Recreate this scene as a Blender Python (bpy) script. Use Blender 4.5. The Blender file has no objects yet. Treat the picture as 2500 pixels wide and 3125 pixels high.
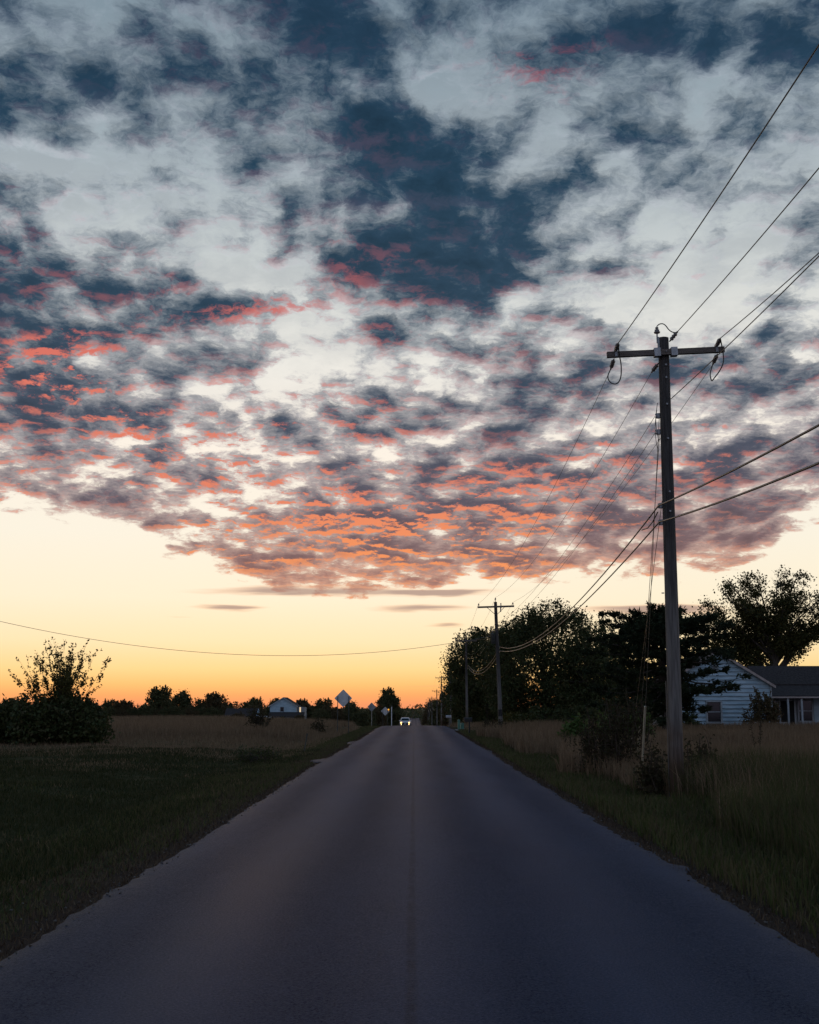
import bpy, math, random
import numpy as np
from mathutils import Vector, Matrix, Quaternion

random.seed(7)
RNG = np.random.default_rng(11)
R = math.radians
SC = bpy.context.scene
COL = SC.collection

# ------------------------------------------------------------------ camera, exposure
cam_d = bpy.data.cameras.new('camera')
cam = bpy.data.objects.new('camera', cam_d)
COL.objects.link(cam)
cam.location = (0, 0, 1.7)
cam.rotation_euler = (R(90 + 9.21), 0, R(0.216))
cam_d.sensor_fit = 'HORIZONTAL'
cam_d.sensor_width = 24.0
cam_d.lens = 35.0
cam_d.clip_start = 0.05
cam_d.clip_end = 6000
SC.camera = cam
SC.view_settings.view_transform = 'Standard'
SC.view_settings.look = 'None'
SC.view_settings.exposure = 0.0
SC.view_settings.gamma = 1.0
SC.render.engine = 'CYCLES'
SC.cycles.use_denoising = True
SC.cycles.max_bounces = 5
SC.cycles.diffuse_bounces = 3
SC.cycles.transparent_max_bounces = 8
SC.cycles.use_adaptive_sampling = True
SC.cycles.adaptive_threshold = 0.012

SUN_AZ, SUN_EL = -8.0, 0.6          # the sun is just setting, ahead and a little left


def lin(r, g, b):
    def c(v):
        v /= 255.0
        return v / 12.92 if v <= 0.04045 else ((v + 0.055) / 1.055) ** 2.4
    return (c(r), c(g), c(b), 1.0)


# ------------------------------------------------------------------ node helper
class NT:
    def __init__(self, tree):
        self.t = tree

    def n(self, kind, **kw):
        nd = self.t.nodes.new(kind)
        for k, v in kw.items():
            setattr(nd, k, v)
        return nd

    def put(self, sock, v):
        if v is None:
            return
        if isinstance(v, bpy.types.NodeSocket):
            self.t.links.new(v, sock)
        else:
            sock.default_value = v

    def m(self, op, a, b=None, c=None, clamp=False):
        nd = self.n('ShaderNodeMath', operation=op)
        nd.use_clamp = clamp
        self.put(nd.inputs[0], a); self.put(nd.inputs[1], b); self.put(nd.inputs[2], c)
        return nd.outputs[0]

    def v(self, op, a, b=None, scale=None):
        nd = self.n('ShaderNodeVectorMath', operation=op)
        self.put(nd.inputs[0], a)
        if b is not None:
            self.put(nd.inputs[1], b)
        if scale is not None:
            self.put(nd.inputs['Scale'], scale)
        return nd.outputs['Value'] if op in ('LENGTH', 'DOT_PRODUCT', 'DISTANCE') else nd.outputs[0]

    def xyz(self, x, y, z=0.0):
        nd = self.n('ShaderNodeCombineXYZ')
        self.put(nd.inputs[0], x); self.put(nd.inputs[1], y); self.put(nd.inputs[2], z)
        return nd.outputs[0]

    def sep(self, v):
        nd = self.n('ShaderNodeSeparateXYZ')
        self.put(nd.inputs[0], v)
        return nd.outputs

    def rng(self, v, a, b, c=0.0, d=1.0, smooth=True):
        nd = self.n('ShaderNodeMapRange', interpolation_type='SMOOTHSTEP' if smooth else 'LINEAR')
        self.put(nd.inputs['Value'], v)
        self.put(nd.inputs['From Min'], a); self.put(nd.inputs['From Max'], b)
        self.put(nd.inputs['To Min'], c); self.put(nd.inputs['To Max'], d)
        return nd.outputs[0]

    def noise(self, vec, scale, detail=4.0, rough=0.5, dist=0.0, lac=2.0, color=False, dim='3D'):
        nd = self.n('ShaderNodeTexNoise', noise_dimensions=dim)
        if vec is not None:
            self.put(nd.inputs['Vector'], vec)
        self.put(nd.inputs['Scale'], scale); self.put(nd.inputs['Detail'], detail)
        self.put(nd.inputs['Roughness'], rough); self.put(nd.inputs['Distortion'], dist)
        self.put(nd.inputs['Lacunarity'], lac)
        return nd.outputs['Color'] if color else nd.outputs[0]

    def mix(self, f, a, b, mode='MIX'):
        nd = self.n('ShaderNodeMix', data_type='RGBA', blend_type=mode)
        self.put(nd.inputs[0], f); self.put(nd.inputs[6], a); self.put(nd.inputs[7], b)
        return nd.outputs[2]

    def ramp(self, f, stops, interp='LINEAR'):
        nd = self.n('ShaderNodeValToRGB')
        cr = nd.color_ramp
        cr.interpolation = interp
        while len(cr.elements) > 1:
            cr.elements.remove(cr.elements[-1])
        cr.elements[0].position = stops[0][0]; cr.elements[0].color = stops[0][1]
        for p, c in stops[1:]:
            e = cr.elements.new(p); e.color = c
        self.put(nd.inputs[0], f)
        return nd.outputs[0]


# ------------------------------------------------------------------ sky
world = bpy.data.worlds.new('World')
SC.world = world
world.use_nodes = True
wt = world.node_tree
wt.nodes.clear()


def cloud_density_group():
    """fractal density of one cloud deck, sampled on the plane the deck lies in"""
    g = bpy.data.node_groups.new('cloud_density', 'ShaderNodeTree')
    g.interface.new_socket('p', in_out='INPUT', socket_type='NodeSocketVector')
    g.interface.new_socket('d', in_out='OUTPUT', socket_type='NodeSocketFloat')
    k = NT(g)
    gi = k.n('NodeGroupInput'); go = k.n('NodeGroupOutput')
    p = gi.outputs[0]
    big = k.noise(p, 3.8, 2.0, 0.5, dim='2D')
    mid = k.noise(p, 10.5, 6.0, 0.66, lac=2.15, dim='2D')
    vo = k.n('ShaderNodeTexVoronoi', voronoi_dimensions='2D', feature='F1')
    k.put(vo.inputs['Vector'], p)
    vo.inputs['Scale'].default_value = 19.0
    puff = k.m('SUBTRACT', 0.42, vo.outputs['Distance'])
    d = k.m('ADD', k.m('MULTIPLY', big, 0.74), k.m('MULTIPLY', mid, 1.05))
    d = k.m('ADD', d, k.m('MULTIPLY', puff, 0.22))
    d = k.m('SUBTRACT', d, 0.855)
    k.t.links.new(d, go.inputs[0])
    return g


def blob_group():
    """soft elliptical swelling of the cloud cover round one bearing and height"""
    g = bpy.data.node_groups.new('cloud_bank', 'ShaderNodeTree')
    g.interface.new_socket('ae', in_out='INPUT', socket_type='NodeSocketVector')
    g.interface.new_socket('inv', in_out='INPUT', socket_type='NodeSocketVector')
    g.interface.new_socket('shift', in_out='INPUT', socket_type='NodeSocketVector')
    g.interface.new_socket('amp', in_out='INPUT', socket_type='NodeSocketFloat')
    g.interface.new_socket('sum', in_out='INPUT', socket_type='NodeSocketFloat')
    g.interface.new_socket('out', in_out='OUTPUT', socket_type='NodeSocketFloat')
    k = NT(g)
    gi = k.n('NodeGroupInput'); go = k.n('NodeGroupOutput')
    nd = k.n('ShaderNodeVectorMath', operation='MULTIPLY_ADD')
    for i in range(3):
        k.put(nd.inputs[i], gi.outputs[i])
    t = k.m('MULTIPLY_ADD', k.v('DOT_PRODUCT', nd.outputs[0], nd.outputs[0]), -0.5, 1.0, clamp=True)
    k.t.links.new(k.m('MULTIPLY_ADD', k.m('MULTIPLY', t, t), gi.outputs[3], gi.outputs[4]), go.inputs[0])
    return g


DENS = cloud_density_group()
BANK = blob_group()
W = NT(wt)
tc = W.n('ShaderNodeTexCoord')
D = tc.outputs['Generated']
dx, dy, dz = W.sep(D)
zc = W.m('MAXIMUM', dz, 0.0)
inv = W.m('DIVIDE', 1.0, W.m('ADD', zc, 0.21))
P = W.xyz(W.m('MULTIPLY', dx, inv), W.m('MULTIPLY', dy, inv), 3.7)
el = W.m('MULTIPLY', W.m('ARCSINE', dz), 180 / math.pi)
az = W.m('MULTIPLY', W.m('ARCTAN2', dx, dy), 180 / math.pi)
AEraw = W.xyz(az, el, 0.0)
# frayed outlines for the banks
warp = W.v('SUBTRACT', W.noise(P, 5.0, 3.0, 0.6, color=True, dim='2D'), (0.5, 0.5, 0.5))
fray = W.v('MULTIPLY', warp, (9.0, 4.5, 0.0))
Q = W.v('ADD', P, W.v('SCALE', warp, scale=0.045))
Q = W.v('ADD', Q, W.v('SCALE', W.v('SUBTRACT', W.noise(Q, 30.0, 3.0, 0.65, color=True, dim='2D'), (0.5, 0.5, 0.5)), scale=0.022))
AE = W.v('ADD', AEraw, fray)


def bank(acc, a, e, ra, re, amp, src=None):
    nd = W.n('ShaderNodeGroup')
    nd.node_tree = BANK
    W.put(nd.inputs[0], src or AE)
    nd.inputs[1].default_value = (1 / ra, 1 / re, 0)
    nd.inputs[2].default_value = (-a / ra, -e / re, 0)
    nd.inputs[3].default_value = amp
    W.put(nd.inputs[4], acc)
    return nd.outputs[0]


# bearing, height, half width, half height, strength
BANKS = [
    (0.2, 29.9, 4.17, 1.38, -0.22),
    (-4.2, 28.4, 2.93, 1.01, -0.10),
    (0.7, 25.8, 4.59, 3.09, 0.24),
    (-0.3, 21.7, 5.01, 3.00, 0.26),
    (2.6, 20.4, 3.79, 1.96, 0.15),
    (-17.6, 19.1, 5.80, 2.51, 0.26),
    (-10.6, 18.8, 3.71, 1.73, 0.15),
    (-15.4, 14.1, 8.57, 3.25, 0.18),
    (-17.3, 29.5, 6.98, 2.26, 0.15),
    (-6.2, 30.3, 6.63, 1.37, 0.12),
    (8.0, 29.0, 5.20, 1.58, 0.11),
    (15.6, 29.3, 7.21, 2.28, 0.09),
    (18.0, 17.8, 3.15, 2.10, 0.15),
    (8.4, 15.4, 3.86, 1.55, 0.13),
    (9.8, 10.8, 11.14, 3.80, 0.16),
    (-3.9, 7.1, 8.70, 1.82, 0.15),
    (0.7, 13.3, 5.80, 2.03, 0.07),
    (3.0, 9.2, 9.04, 2.05, 0.09),
    (-6.0, 22.5, 3.10, 1.28, 0.07),
    (16.3, 8.8, 4.54, 1.53, 0.13),
    (-17.4, 10.5, 3.45, 0.65, 0.07),
    (-2.6, 17.3, 3.07, 1.11, 0.07),
    (-15.1, 23.6, 6.71, 1.84, -0.24),
    (-9.8, 21.4, 3.52, 1.28, -0.20),
    (-6.7, 19.9, 2.83, 1.20, -0.18),
    (-5.0, 15.9, 4.46, 1.12, -0.24),
    (3.0, 15.9, 2.80, 0.67, -0.10),
    (9.8, 24.0, 5.95, 2.28, -0.14),
    (15.3, 20.1, 4.96, 2.31, -0.16),
    (13.0, 17.3, 3.10, 1.30, -0.12),
    (-2.4, 12.3, 2.79, 0.91, -0.16),
    (-7.2, 11.8, 2.07, 1.13, -0.12),
    (-16.3, 10.3, 5.03, 0.77, -0.12),
    (-13.0, 9.6, 3.34, 0.67, -0.12),
    (-11.4, 28.2, 3.57, 1.19, -0.13),
    (3.4, 27.6, 3.14, 1.22, -0.12),
    (-4.2, 26.5, 2.18, 1.03, -0.08),
    (4.5, 19.0, 2.12, 0.88, -0.08),
    (2.0, 11.4, 1.39, 0.45, -0.08),
    (6.6, 10.7, 1.37, 0.56, -0.08),
    (-10.1, 25.4, 3.80, 1.44, -0.08),
    (6.3, 7.1, 3.59, 0.57, -0.10),
]
LIT = [
    (-16.5, 14.3, 5.76, 1.95, 0.45),
    (-14.2, 16.6, 4.98, 1.30, 0.45),
    (-12.4, 12.3, 5.89, 1.77, 0.70),
    (-17.2, 15.3, 4.40, 1.29, 0.50),
    (-2.1, 8.0, 9.61, 2.05, 0.60),
    (-6.3, 14.3, 4.19, 0.90, 0.45),
    (-4.1, 22.8, 3.36, 0.86, 0.50),
    (-1.7, 20.5, 2.62, 0.76, 0.50),
    (-7.4, 18.7, 4.71, 0.66, 0.50),
    (-5.8, 9.6, 7.60, 2.49, 0.50),
    (4.1, 8.9, 7.45, 1.36, 0.40),
    (8.3, 14.5, 2.73, 1.11, 0.45),
    (-9.9, 18.4, 3.96, 0.76, 0.80),
    (6.8, 29.5, 4.07, 1.38, 0.55),
    (0.7, 18.0, 4.25, 0.67, 0.30),
]


def bank_sum(lst, a, e):
    tot = 0.0
    for (ca, ce, ra, re, amp) in lst:
        r2 = ((a - ca) / ra) ** 2 + ((e - ce) / re) ** 2
        tot += amp * max(0.0, 1 - r2 / 2.0) ** 2
    return tot


# the banks are gathered into level rows of the sky, each row a ramp over the bearing
AZS = [-25.0 + 50.0 * i / 30 for i in range(31)]
ROWS = [5.0 + 1.75 * i for i in range(17)]
azf = W.rng(W.sep(AE)[0], -25.0, 25.0, smooth=False)
elf = W.sep(AE)[1]
acc = (0.0, 0.0, 0.0)
for i, e in enumerate(ROWS):
    stops = []
    for a in AZS:
        fade = 1.0 if abs(a) < 23.5 else 0.4
        stops.append(((a + 25) / 50, (min(1, max(0, 0.5 + fade * bank_sum(BANKS, a, e))), min(1, max(0, bank_sum(LIT, a, e))), 0.5, 1)))
    row = W.v('SUBTRACT', W.ramp(azf, stops), (0.5, 0.0, 0.5))
    dist = W.m('ABSOLUTE', W.m('SUBTRACT', elf, e))
    if i == len(ROWS) - 1:
        dist = W.m('MAXIMUM', W.m('SUBTRACT', e, elf), W.m('MULTIPLY', W.m('SUBTRACT', elf, e), 0.25))
    wgt = W.m('MULTIPLY_ADD', dist, -1 / 1.75, 1.0, clamp=True)
    nd = W.n('ShaderNodeVectorMath', operation='MULTIPLY_ADD')
    W.put(nd.inputs[0], row)
    W.put(nd.inputs[1], W.xyz(wgt, wgt, wgt))
    W.put(nd.inputs[2], acc)
    acc = nd.outputs[0]
cov, lw, _ = W.sep(acc)

# west glow falls off with the angle from the sunset
cosd = W.m('COSINE', W.m('MULTIPLY', W.m('SUBTRACT', az, SUN_AZ), math.pi / 180))
west = W.rng(cosd, -0.35, 0.85)

# the lower rim of the deck, which climbs towards both sides
fc = W.n('ShaderNodeFloatCurve')
cv = fc.mapping.curves[0]
pts = [(-60, 9.0), (-21, 8.3), (-16.5, 7.9), (-13.6, 7.5), (-11.2, 6.2), (-6.0, 4.8), (0.0, 4.8), (6.0, 5.0), (12.0, 5.0), (15.5, 5.6), (17.5, 7.0), (20, 7.6), (60, 9.0)]
while len(cv.points) < len(pts):
    cv.points.new(0.5, 0.5)
for q, (a, e) in zip(cv.points, pts):
    q.location = ((a + 60) / 120, e / 20)
    q.handle_type = 'AUTO_CLAMPED'
fc.mapping.update()
W.put(fc.inputs['Value'], W.rng(az, -60, 60, smooth=False))
rim = W.m('MULTIPLY', fc.outputs[0], 20.0)
edge_n = W.m('MULTIPLY', W.m('SUBTRACT', W.noise(P, 2.6, 4.0, 0.6, dim='2D'), 0.5), 2.6)
above = W.m('ADD', W.m('SUBTRACT', el, rim), edge_n)
deck = W.rng(above, -0.6, 1.8, -0.75, 0.0)


def dens(p):
    nd = W.n('ShaderNodeGroup')
    nd.node_tree = DENS
    W.put(nd.inputs[0], p)
    return nd.outputs[0]


dA = dens(Q)
sx, sy = math.sin(R(SUN_AZ)), math.cos(R(SUN_AZ))
off = W.v('ADD', Q, (sx * 0.020, sy * 0.020, 0))
dB = dens(off)
base = W.m('ADD', W.m('ADD', cov, deck), W.m('ADD', W.rng(el, 17.0, 30.0, 0.05, 0.14), W.rng(cosd, -0.6, 0.6, -0.16, 0.0)))
d = W.m('ADD', dA, base)
alpha = W.rng(d, -0.13, 0.09)
thick = W.rng(W.m('ADD', d, W.m('MULTIPLY', W.m('SUBTRACT', dA, dB), -0.35)), -0.05, 0.36)

# thin level streaks low over the horizon
SP = W.xyz(W.m('MULTIPLY', az, 0.10), W.m('MULTIPLY', el, 1.1), 1.3)
streak_n = W.noise(SP, 1.0, 4.0, 0.5, dist=0.3, dim='2D')
STREAKS = [
    (-3.9, 5.4, 7.52, 0.27, 0.95),
    (-8.9, 4.6, 2.01, 0.20, 0.90),
    (0.6, 4.6, 2.50, 0.23, 0.90),
    (1.3, 5.3, 2.05, 0.20, 0.80),
    (1.8, 3.8, 1.36, 0.14, 0.70),
    (10.3, 4.5, 3.48, 0.27, 0.80),
    (-11.3, 4.1, 1.10, 0.11, 0.60),
    (12.9, 4.3, 2.77, 0.31, 0.80),
    (17.9, 3.1, 1.22, 0.17, 0.70),
    (18.1, 2.5, 1.22, 0.17, 0.60),
    (1.8, 0.9, 3.14, 0.07, 0.60),
]
st = 0.0
s_src = W.v('ADD', AEraw, W.v('MULTIPLY', W.v('SUBTRACT', W.noise(SP, 1.6, 3.0, 0.6, color=True, dim='2D'), (0.5, 0.5, 0.5)), (2.5, 0.5, 0)))
for b in STREAKS:
    st = bank(st, *b, src=s_src)
streak = W.rng(W.m('ADD', st, W.m('MULTIPLY', W.m('SUBTRACT', streak_n, 0.5), 0.9)), 0.22, 0.95)

# ---- colours by height above the horizon (0..40 degrees)
e40 = W.m('DIVIDE', W.m('MAXIMUM', el, 0.0), 40.0, clamp=True)


def hramp(stops):
    return W.ramp(e40, [(e / 40.0, lin(*c)) for e, c in stops])


clear_west = hramp([(0.0, (242, 152, 104)), (0.5, (250, 172, 106)), (1.0, (253, 196, 120)), (1.7, (254, 217, 148)), (3.0, (254, 231, 184)), (5.0, (253, 239, 210)),
                    (8.0, (250, 242, 224)), (12, (252, 242, 228)), (16, (238, 235, 227)), (21, (200, 206, 206)), (26, (162, 176, 184)), (31, (130, 148, 160)), (40, (112, 138, 164))])
clear_east = hramp([(0.0, (150, 140, 162)), (5.0, (172, 162, 180)), (12, (164, 176, 202)), (24, (150, 174, 208)), (40, (140, 168, 208))])
lightc = hramp([(5, (214, 160, 130)), (8.0, (190, 165, 155)), (12, (186, 178, 176)), (18, (182, 186, 188)), (25, (160, 170, 177)), (32, (128, 144, 156)), (40, (94, 120, 148))])
darkc = hramp([(5, (172, 122, 108)), (7.5, (128, 104, 106)), (10, (96, 92, 104)), (13, (72, 82, 98)), (18, (52, 74, 93)), (25, (41, 68, 89)), (32, (37, 62, 84)), (40, (34, 58, 84))])
litc = hramp([(5, (252, 160, 98)), (7.5, (246, 150, 98)), (10, (232, 134, 104)), (14, (226, 124, 104)), (18, (212, 112, 102)), (24, (184, 96, 104)), (32, (160, 80, 92)), (40, (120, 80, 96))])
clear = W.mix(west, clear_east, clear_west)
dim = W.m('ADD', W.m('MULTIPLY', west, 0.2), 0.8)

nish = W.n('ShaderNodeTexSky', sky_type='NISHITA')
nish.sun_disc = False
nish.sun_elevation = R(SUN_EL)
nish.sun_rotation = R(SUN_AZ)
clear = W.mix(1.0, clear, W.mix(1.0, nish.outputs[0], (0.006, 0.006, 0.006, 1), 'MULTIPLY'), 'ADD')

veil = W.m('MULTIPLY', W.rng(W.noise(Q, 5.5, 5.0, 0.62, dim='2D'), 0.36, 0.66), W.rng(el, 12.0, 24.0, 0.0, 0.75))
clear = W.mix(W.m('MULTIPLY', veil, west), clear, lightc)

# last sunlight reaches the undersides that face the sunset
slope = W.m('SUBTRACT', dA, dB)
patch = W.noise(P, 3.0, 4.0, 0.55, dim='2D')
lit_el = W.ramp(e40, [(0, (1, 1, 1, 1)), (8 / 40, (1, 1, 1, 1)), (13 / 40, (.62, .62, .62, 1)), (17 / 40, (.38, .38, .38, 1)), (24 / 40, (.11, .11, .11, 1)), (1, (.03, .03, .03, 1))])
lit = W.m('MULTIPLY', W.rng(W.m('ADD', slope, W.m('MULTIPLY', W.m('SUBTRACT', patch, 0.5), 0.30)), -0.02, 0.22), W.m('MULTIPLY', W.m('ADD', lit_el, lw), west), clamp=True)
region = W.rng(W.noise(P, 2.3, 2.0, 0.5, dim='2D'), 0.40, 0.62, 0.28, 1.0)
lit = W.m('MULTIPLY', W.m('MULTIPLY', lit, W.m('MAXIMUM', region, W.m('MULTIPLY', lw, 1.7)), clamp=True), W.rng(d, -0.08, 0.12))

cloud = W.mix(thick, W.mix(dim, (0, 0, 0, 1), lightc), W.mix(dim, (0, 0, 0, 1), darkc))
relief = W.m('ADD', W.rng(d, 0.15, 0.60, 1.12, 0.80), W.m('MULTIPLY', slope, 0.9))
cloud = W.v('SCALE', cloud, scale=relief)
cloud = W.mix(lit, cloud, litc)
skyc = W.mix(alpha, clear, cloud)
skyc = W.mix(W.m('MULTIPLY', streak, 0.78), skyc, W.mix(W.rng(streak, 0.3, 1.0), lin(236, 170, 128), lin(168, 132, 122)))
bg = W.n('ShaderNodeBackground')
W.put(bg.inputs[0], skyc)
bg.inputs[1].default_value = 1.0
wo = W.n('ShaderNodeOutputWorld')
wt.links.new(bg.outputs[0], wo.inputs[0])
world.cycles.sampling_method = 'MANUAL'
world.cycles.sample_map_resolution = 512

# ------------------------------------------------------------------ the setting sun
sun_d = bpy.data.lights.new('sun', 'SUN')
sun_d.energy = 0.02
sun_d.angle = R(3.0)
sun_d.color = (1.0, 0.55, 0.28)
sun = bpy.data.objects.new('sun', sun_d)
COL.objects.link(sun)
sd = Vector((math.sin(R(SUN_AZ)) * math.cos(R(SUN_EL)), math.cos(R(SUN_AZ)) * math.cos(R(SUN_EL)), math.sin(R(SUN_EL))))
sun.rotation_euler = sd.to_track_quat('Z', 'Y').to_euler()
sun.location = sd * 300

# ================================================================== helpers
def tag(o, label=None, cat=None, group=None, kind=None):
    if label: o['label'] = label
    if cat: o['category'] = cat
    if group: o['group'] = group
    if kind: o['kind'] = kind
    return o


def link(name, data, parent=None, loc=None):
    o = bpy.data.objects.new(name, data)
    COL.objects.link(o)
    if parent is not None:
        o.parent = parent
    if loc is not None:
        o.location = loc
    return o


def empty(name, loc, rz=0.0):
    o = link(name, None, None, loc)
    o.rotation_euler = (0, 0, rz)
    o.empty_display_size = 0.2
    return o


def copy_tree(o, parent=None):
    c = o.copy()
    COL.objects.link(c)
    c.parent = parent
    for ch in list(o.children):
        copy_tree(ch, c)
    return c


def np_mesh(name, v, f, mat, smooth=False, sharp=None):
    """mesh from numpy arrays, all faces with the same number of corners"""
    v = np.asarray(v, dtype=np.float32); f = np.asarray(f, dtype=np.int32)
    k = f.shape[1]
    me = bpy.data.meshes.new(name)
    me.vertices.add(len(v)); me.vertices.foreach_set('co', v.ravel())
    me.loops.add(f.size); me.loops.foreach_set('vertex_index', f.ravel())
    me.polygons.add(len(f))
    me.polygons.foreach_set('loop_start', np.arange(0, f.size, k, dtype=np.int32))
    me.polygons.foreach_set('loop_total', np.full(len(f), k, dtype=np.int32))
    if smooth:
        me.polygons.foreach_set('use_smooth', np.ones(len(f), dtype=bool))
    me.update(calc_edges=True)
    me.validate()
    me.materials.append(mat)
    return me


class MB:
    """collects shapes, then becomes one mesh"""

    def __init__(self):
        self.v, self.f, self.s = [], [], []

    def add(self, vs, fs, smooth=False):
        b = len(self.v)
        self.v += [tuple(p) for p in vs]
        self.f += [tuple(i + b for i in q) for q in fs]
        self.s += [smooth] * len(fs)
        return self

    def box(self, c, size, rot=None, bevel=0.0):
        x, y, z = (s / 2 for s in size)
        vs = [Vector((i * x, j * y, k * z)) for k in (-1, 1) for j in (-1, 1) for i in (-1, 1)]
        if rot is not None:
            vs = [rot @ p for p in vs]
        vs = [p + Vector(c) for p in vs]
        return self.add(vs, [(0, 2, 3, 1), (4, 5, 7, 6), (0, 1, 5, 4), (2, 6, 7, 3), (0, 4, 6, 2), (1, 3, 7, 5)])

    def prism(self, poly, axis, a, b):
        """outline poly (2-D) pushed from a to b along an axis"""
        n = len(poly)
        def P(p, t):
            return {'x': (t, p[0], p[1]), 'y': (p[0], t, p[1]), 'z': (p[0], p[1], t)}[axis]
        vs = [P(p, a) for p in poly] + [P(p, b) for p in poly]
        fs = [tuple(range(n))[::-1], tuple(range(n, 2 * n))]
        fs += [(i, (i + 1) % n, n + (i + 1) % n, n + i) for i in range(n)]
        return self.add(vs, fs)

    def tube(self, pts, rad, sides=8, caps=True):
        pts = [Vector(p) for p in pts]
        if not isinstance(rad, (list, tuple)):
            rad = [rad] * len(pts)
        vs = []
        prev = None
        for i, p in enumerate(pts):
            t = (pts[min(i + 1, len(pts) - 1)] - pts[max(i - 1, 0)]).normalized()
            if prev is None:
                u = t.orthogonal().normalized()
            else:
                u = (prev - t * prev.dot(t))
                u = u.normalized() if u.length > 1e-6 else t.orthogonal().normalized()
            prev = u
            w = t.cross(u)
            for k in range(sides):
                a = 2 * math.pi * k / sides
                vs.append(p + (u * math.cos(a) + w * math.sin(a)) * rad[i])
        fs = []
        for i in range(len(pts) - 1):
            for k in range(sides):
                a, b = i * sides + k, i * sides + (k + 1) % sides
                fs.append((a, b, b + sides, a + sides))
        self.add(vs, fs, True)
        if caps:
            n = len(pts)
            self.add(vs[:sides], [tuple(range(sides))[::-1]])
            self.add(vs[(n - 1) * sides:], [tuple(range(sides))])
        return self

    def lathe(self, base, prof, sides=12, axis=Vector((0, 0, 1))):
        pts = [Vector(base) + axis * h for r, h in prof]
        return self.tube(pts, [max(r, 0.001) for r, h in prof], sides)

    def mesh(self, name, mat):
        me = bpy.data.meshes.new(name)
        me.from_pydata(self.v, [], self.f)
        me.polygons.foreach_set('use_smooth', self.s)
        me.update()
        me.materials.append(mat)
        return me

    def build(self, name, mat, parent=None, loc=None):
        return link(name, self.mesh(name, mat), parent, loc)


def material(name, fn=None, base=(0.5, 0.5, 0.5), rough=0.7, spec=0.3, metal=0.0):
    m = bpy.data.materials.new(name)
    m.use_nodes = True
    nt = m.node_tree
    bs = nt.nodes['Principled BSDF']
    bs.inputs['Base Color'].default_value = (*base, 1)
    bs.inputs['Roughness'].default_value = rough
    bs.inputs['Specular IOR Level'].default_value = spec
    bs.inputs['Metallic'].default_value = metal
    if fn:
        fn(NT(nt), bs)
    return m


def speckle(c1, c2, scale=8.0, detail=5.0, bump=0.0, stretch=None, bumpd=0.01):
    """plain two-tone weathering"""
    def fn(k, bs):
        tc = k.n('ShaderNodeTexCoord')
        p = tc.outputs['Object']
        if stretch:
            p = k.v('MULTIPLY', p, stretch)
        n = k.noise(p, scale, detail, 0.6)
        k.put(bs.inputs['Base Color'], k.mix(k.rng(n, 0.3, 0.7), (*c1, 1), (*c2, 1)))
        if bump:
            b = k.n('ShaderNodeBump')
            b.inputs['Strength'].default_value = bump
            b.inputs['Distance'].default_value = bumpd
            k.put(b.inputs['Height'], n)
            k.put(bs.inputs['Normal'], b.outputs[0])
    return fn


def leafy(cols, trans=0.25):
    """each leaf its own tint"""
    def fn(k, bs):
        g = k.n('ShaderNodeNewGeometry')
        r = g.outputs['Random Per Island']
        n = len(cols)
        col = k.ramp(r, [(i / max(n - 1, 1), (*c, 1)) for i, c in enumerate(cols)])
        k.put(bs.inputs['Base Color'], col)
        tr = k.n('ShaderNodeBsdfTranslucent')
        k.put(tr.inputs[0], col)
        mx = k.n('ShaderNodeMixShader')
        mx.inputs[0].default_value = trans
        k.t.links.new(bs.outputs[0], mx.inputs[1]); k.t.links.new(tr.outputs[0], mx.inputs[2])
        out = [x for x in k.t.nodes if x.type == 'OUTPUT_MATERIAL'][0]
        k.t.links.new(mx.outputs[0], out.inputs[0])
    return fn


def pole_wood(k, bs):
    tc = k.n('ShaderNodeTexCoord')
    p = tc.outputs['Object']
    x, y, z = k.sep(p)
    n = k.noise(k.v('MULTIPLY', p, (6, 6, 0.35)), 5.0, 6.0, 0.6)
    dark_tone = k.mix(k.rng(n, 0.3, 0.7), (0.032, 0.028, 0.027, 1), (0.082, 0.075, 0.070, 1))
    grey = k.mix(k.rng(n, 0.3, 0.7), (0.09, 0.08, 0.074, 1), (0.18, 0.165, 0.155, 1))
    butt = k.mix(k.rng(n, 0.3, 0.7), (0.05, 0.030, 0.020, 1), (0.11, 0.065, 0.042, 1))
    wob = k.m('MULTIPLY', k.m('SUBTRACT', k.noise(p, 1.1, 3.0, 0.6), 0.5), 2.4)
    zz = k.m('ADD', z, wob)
    col = k.mix(k.rng(zz, 3.2, 5.4), grey, dark_tone)  # colour gets darker towards the top of the shaft
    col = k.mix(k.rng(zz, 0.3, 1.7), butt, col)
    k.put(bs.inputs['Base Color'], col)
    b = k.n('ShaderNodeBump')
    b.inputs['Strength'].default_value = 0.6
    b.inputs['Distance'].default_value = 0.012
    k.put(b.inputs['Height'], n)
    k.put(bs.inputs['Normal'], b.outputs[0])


M = {}
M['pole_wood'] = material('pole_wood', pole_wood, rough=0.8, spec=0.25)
M['arm_wood'] = material('arm_wood', speckle((0.10, 0.08, 0.065), (0.17, 0.14, 0.12), 6.0, 5.0, 0.4, (0.5, 8, 8)), rough=0.85)
M['steel'] = material('steel', speckle((0.22, 0.23, 0.24), (0.34, 0.35, 0.36), 14), rough=0.5, metal=0.7)
M['porcelain'] = material('porcelain', base=(0.16, 0.14, 0.13), rough=0.25, spec=0.5)
M['wire'] = material('wire', base=(0.16, 0.15, 0.14), rough=0.45, metal=0.6)
M['cable'] = material('cable', base=(0.05, 0.045, 0.04), rough=0.42, spec=0.6)
M['guard'] = material('guard', speckle((0.42, 0.36, 0.26), (0.52, 0.46, 0.34), 6), rough=0.5)
M['dark_wrap'] = material('dark_wrap', base=(0.015, 0.015, 0.017), rough=0.6)
M['galv'] = material('galv', speckle((0.30, 0.31, 0.32), (0.42, 0.43, 0.44), 5), rough=0.45, metal=0.5)
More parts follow.
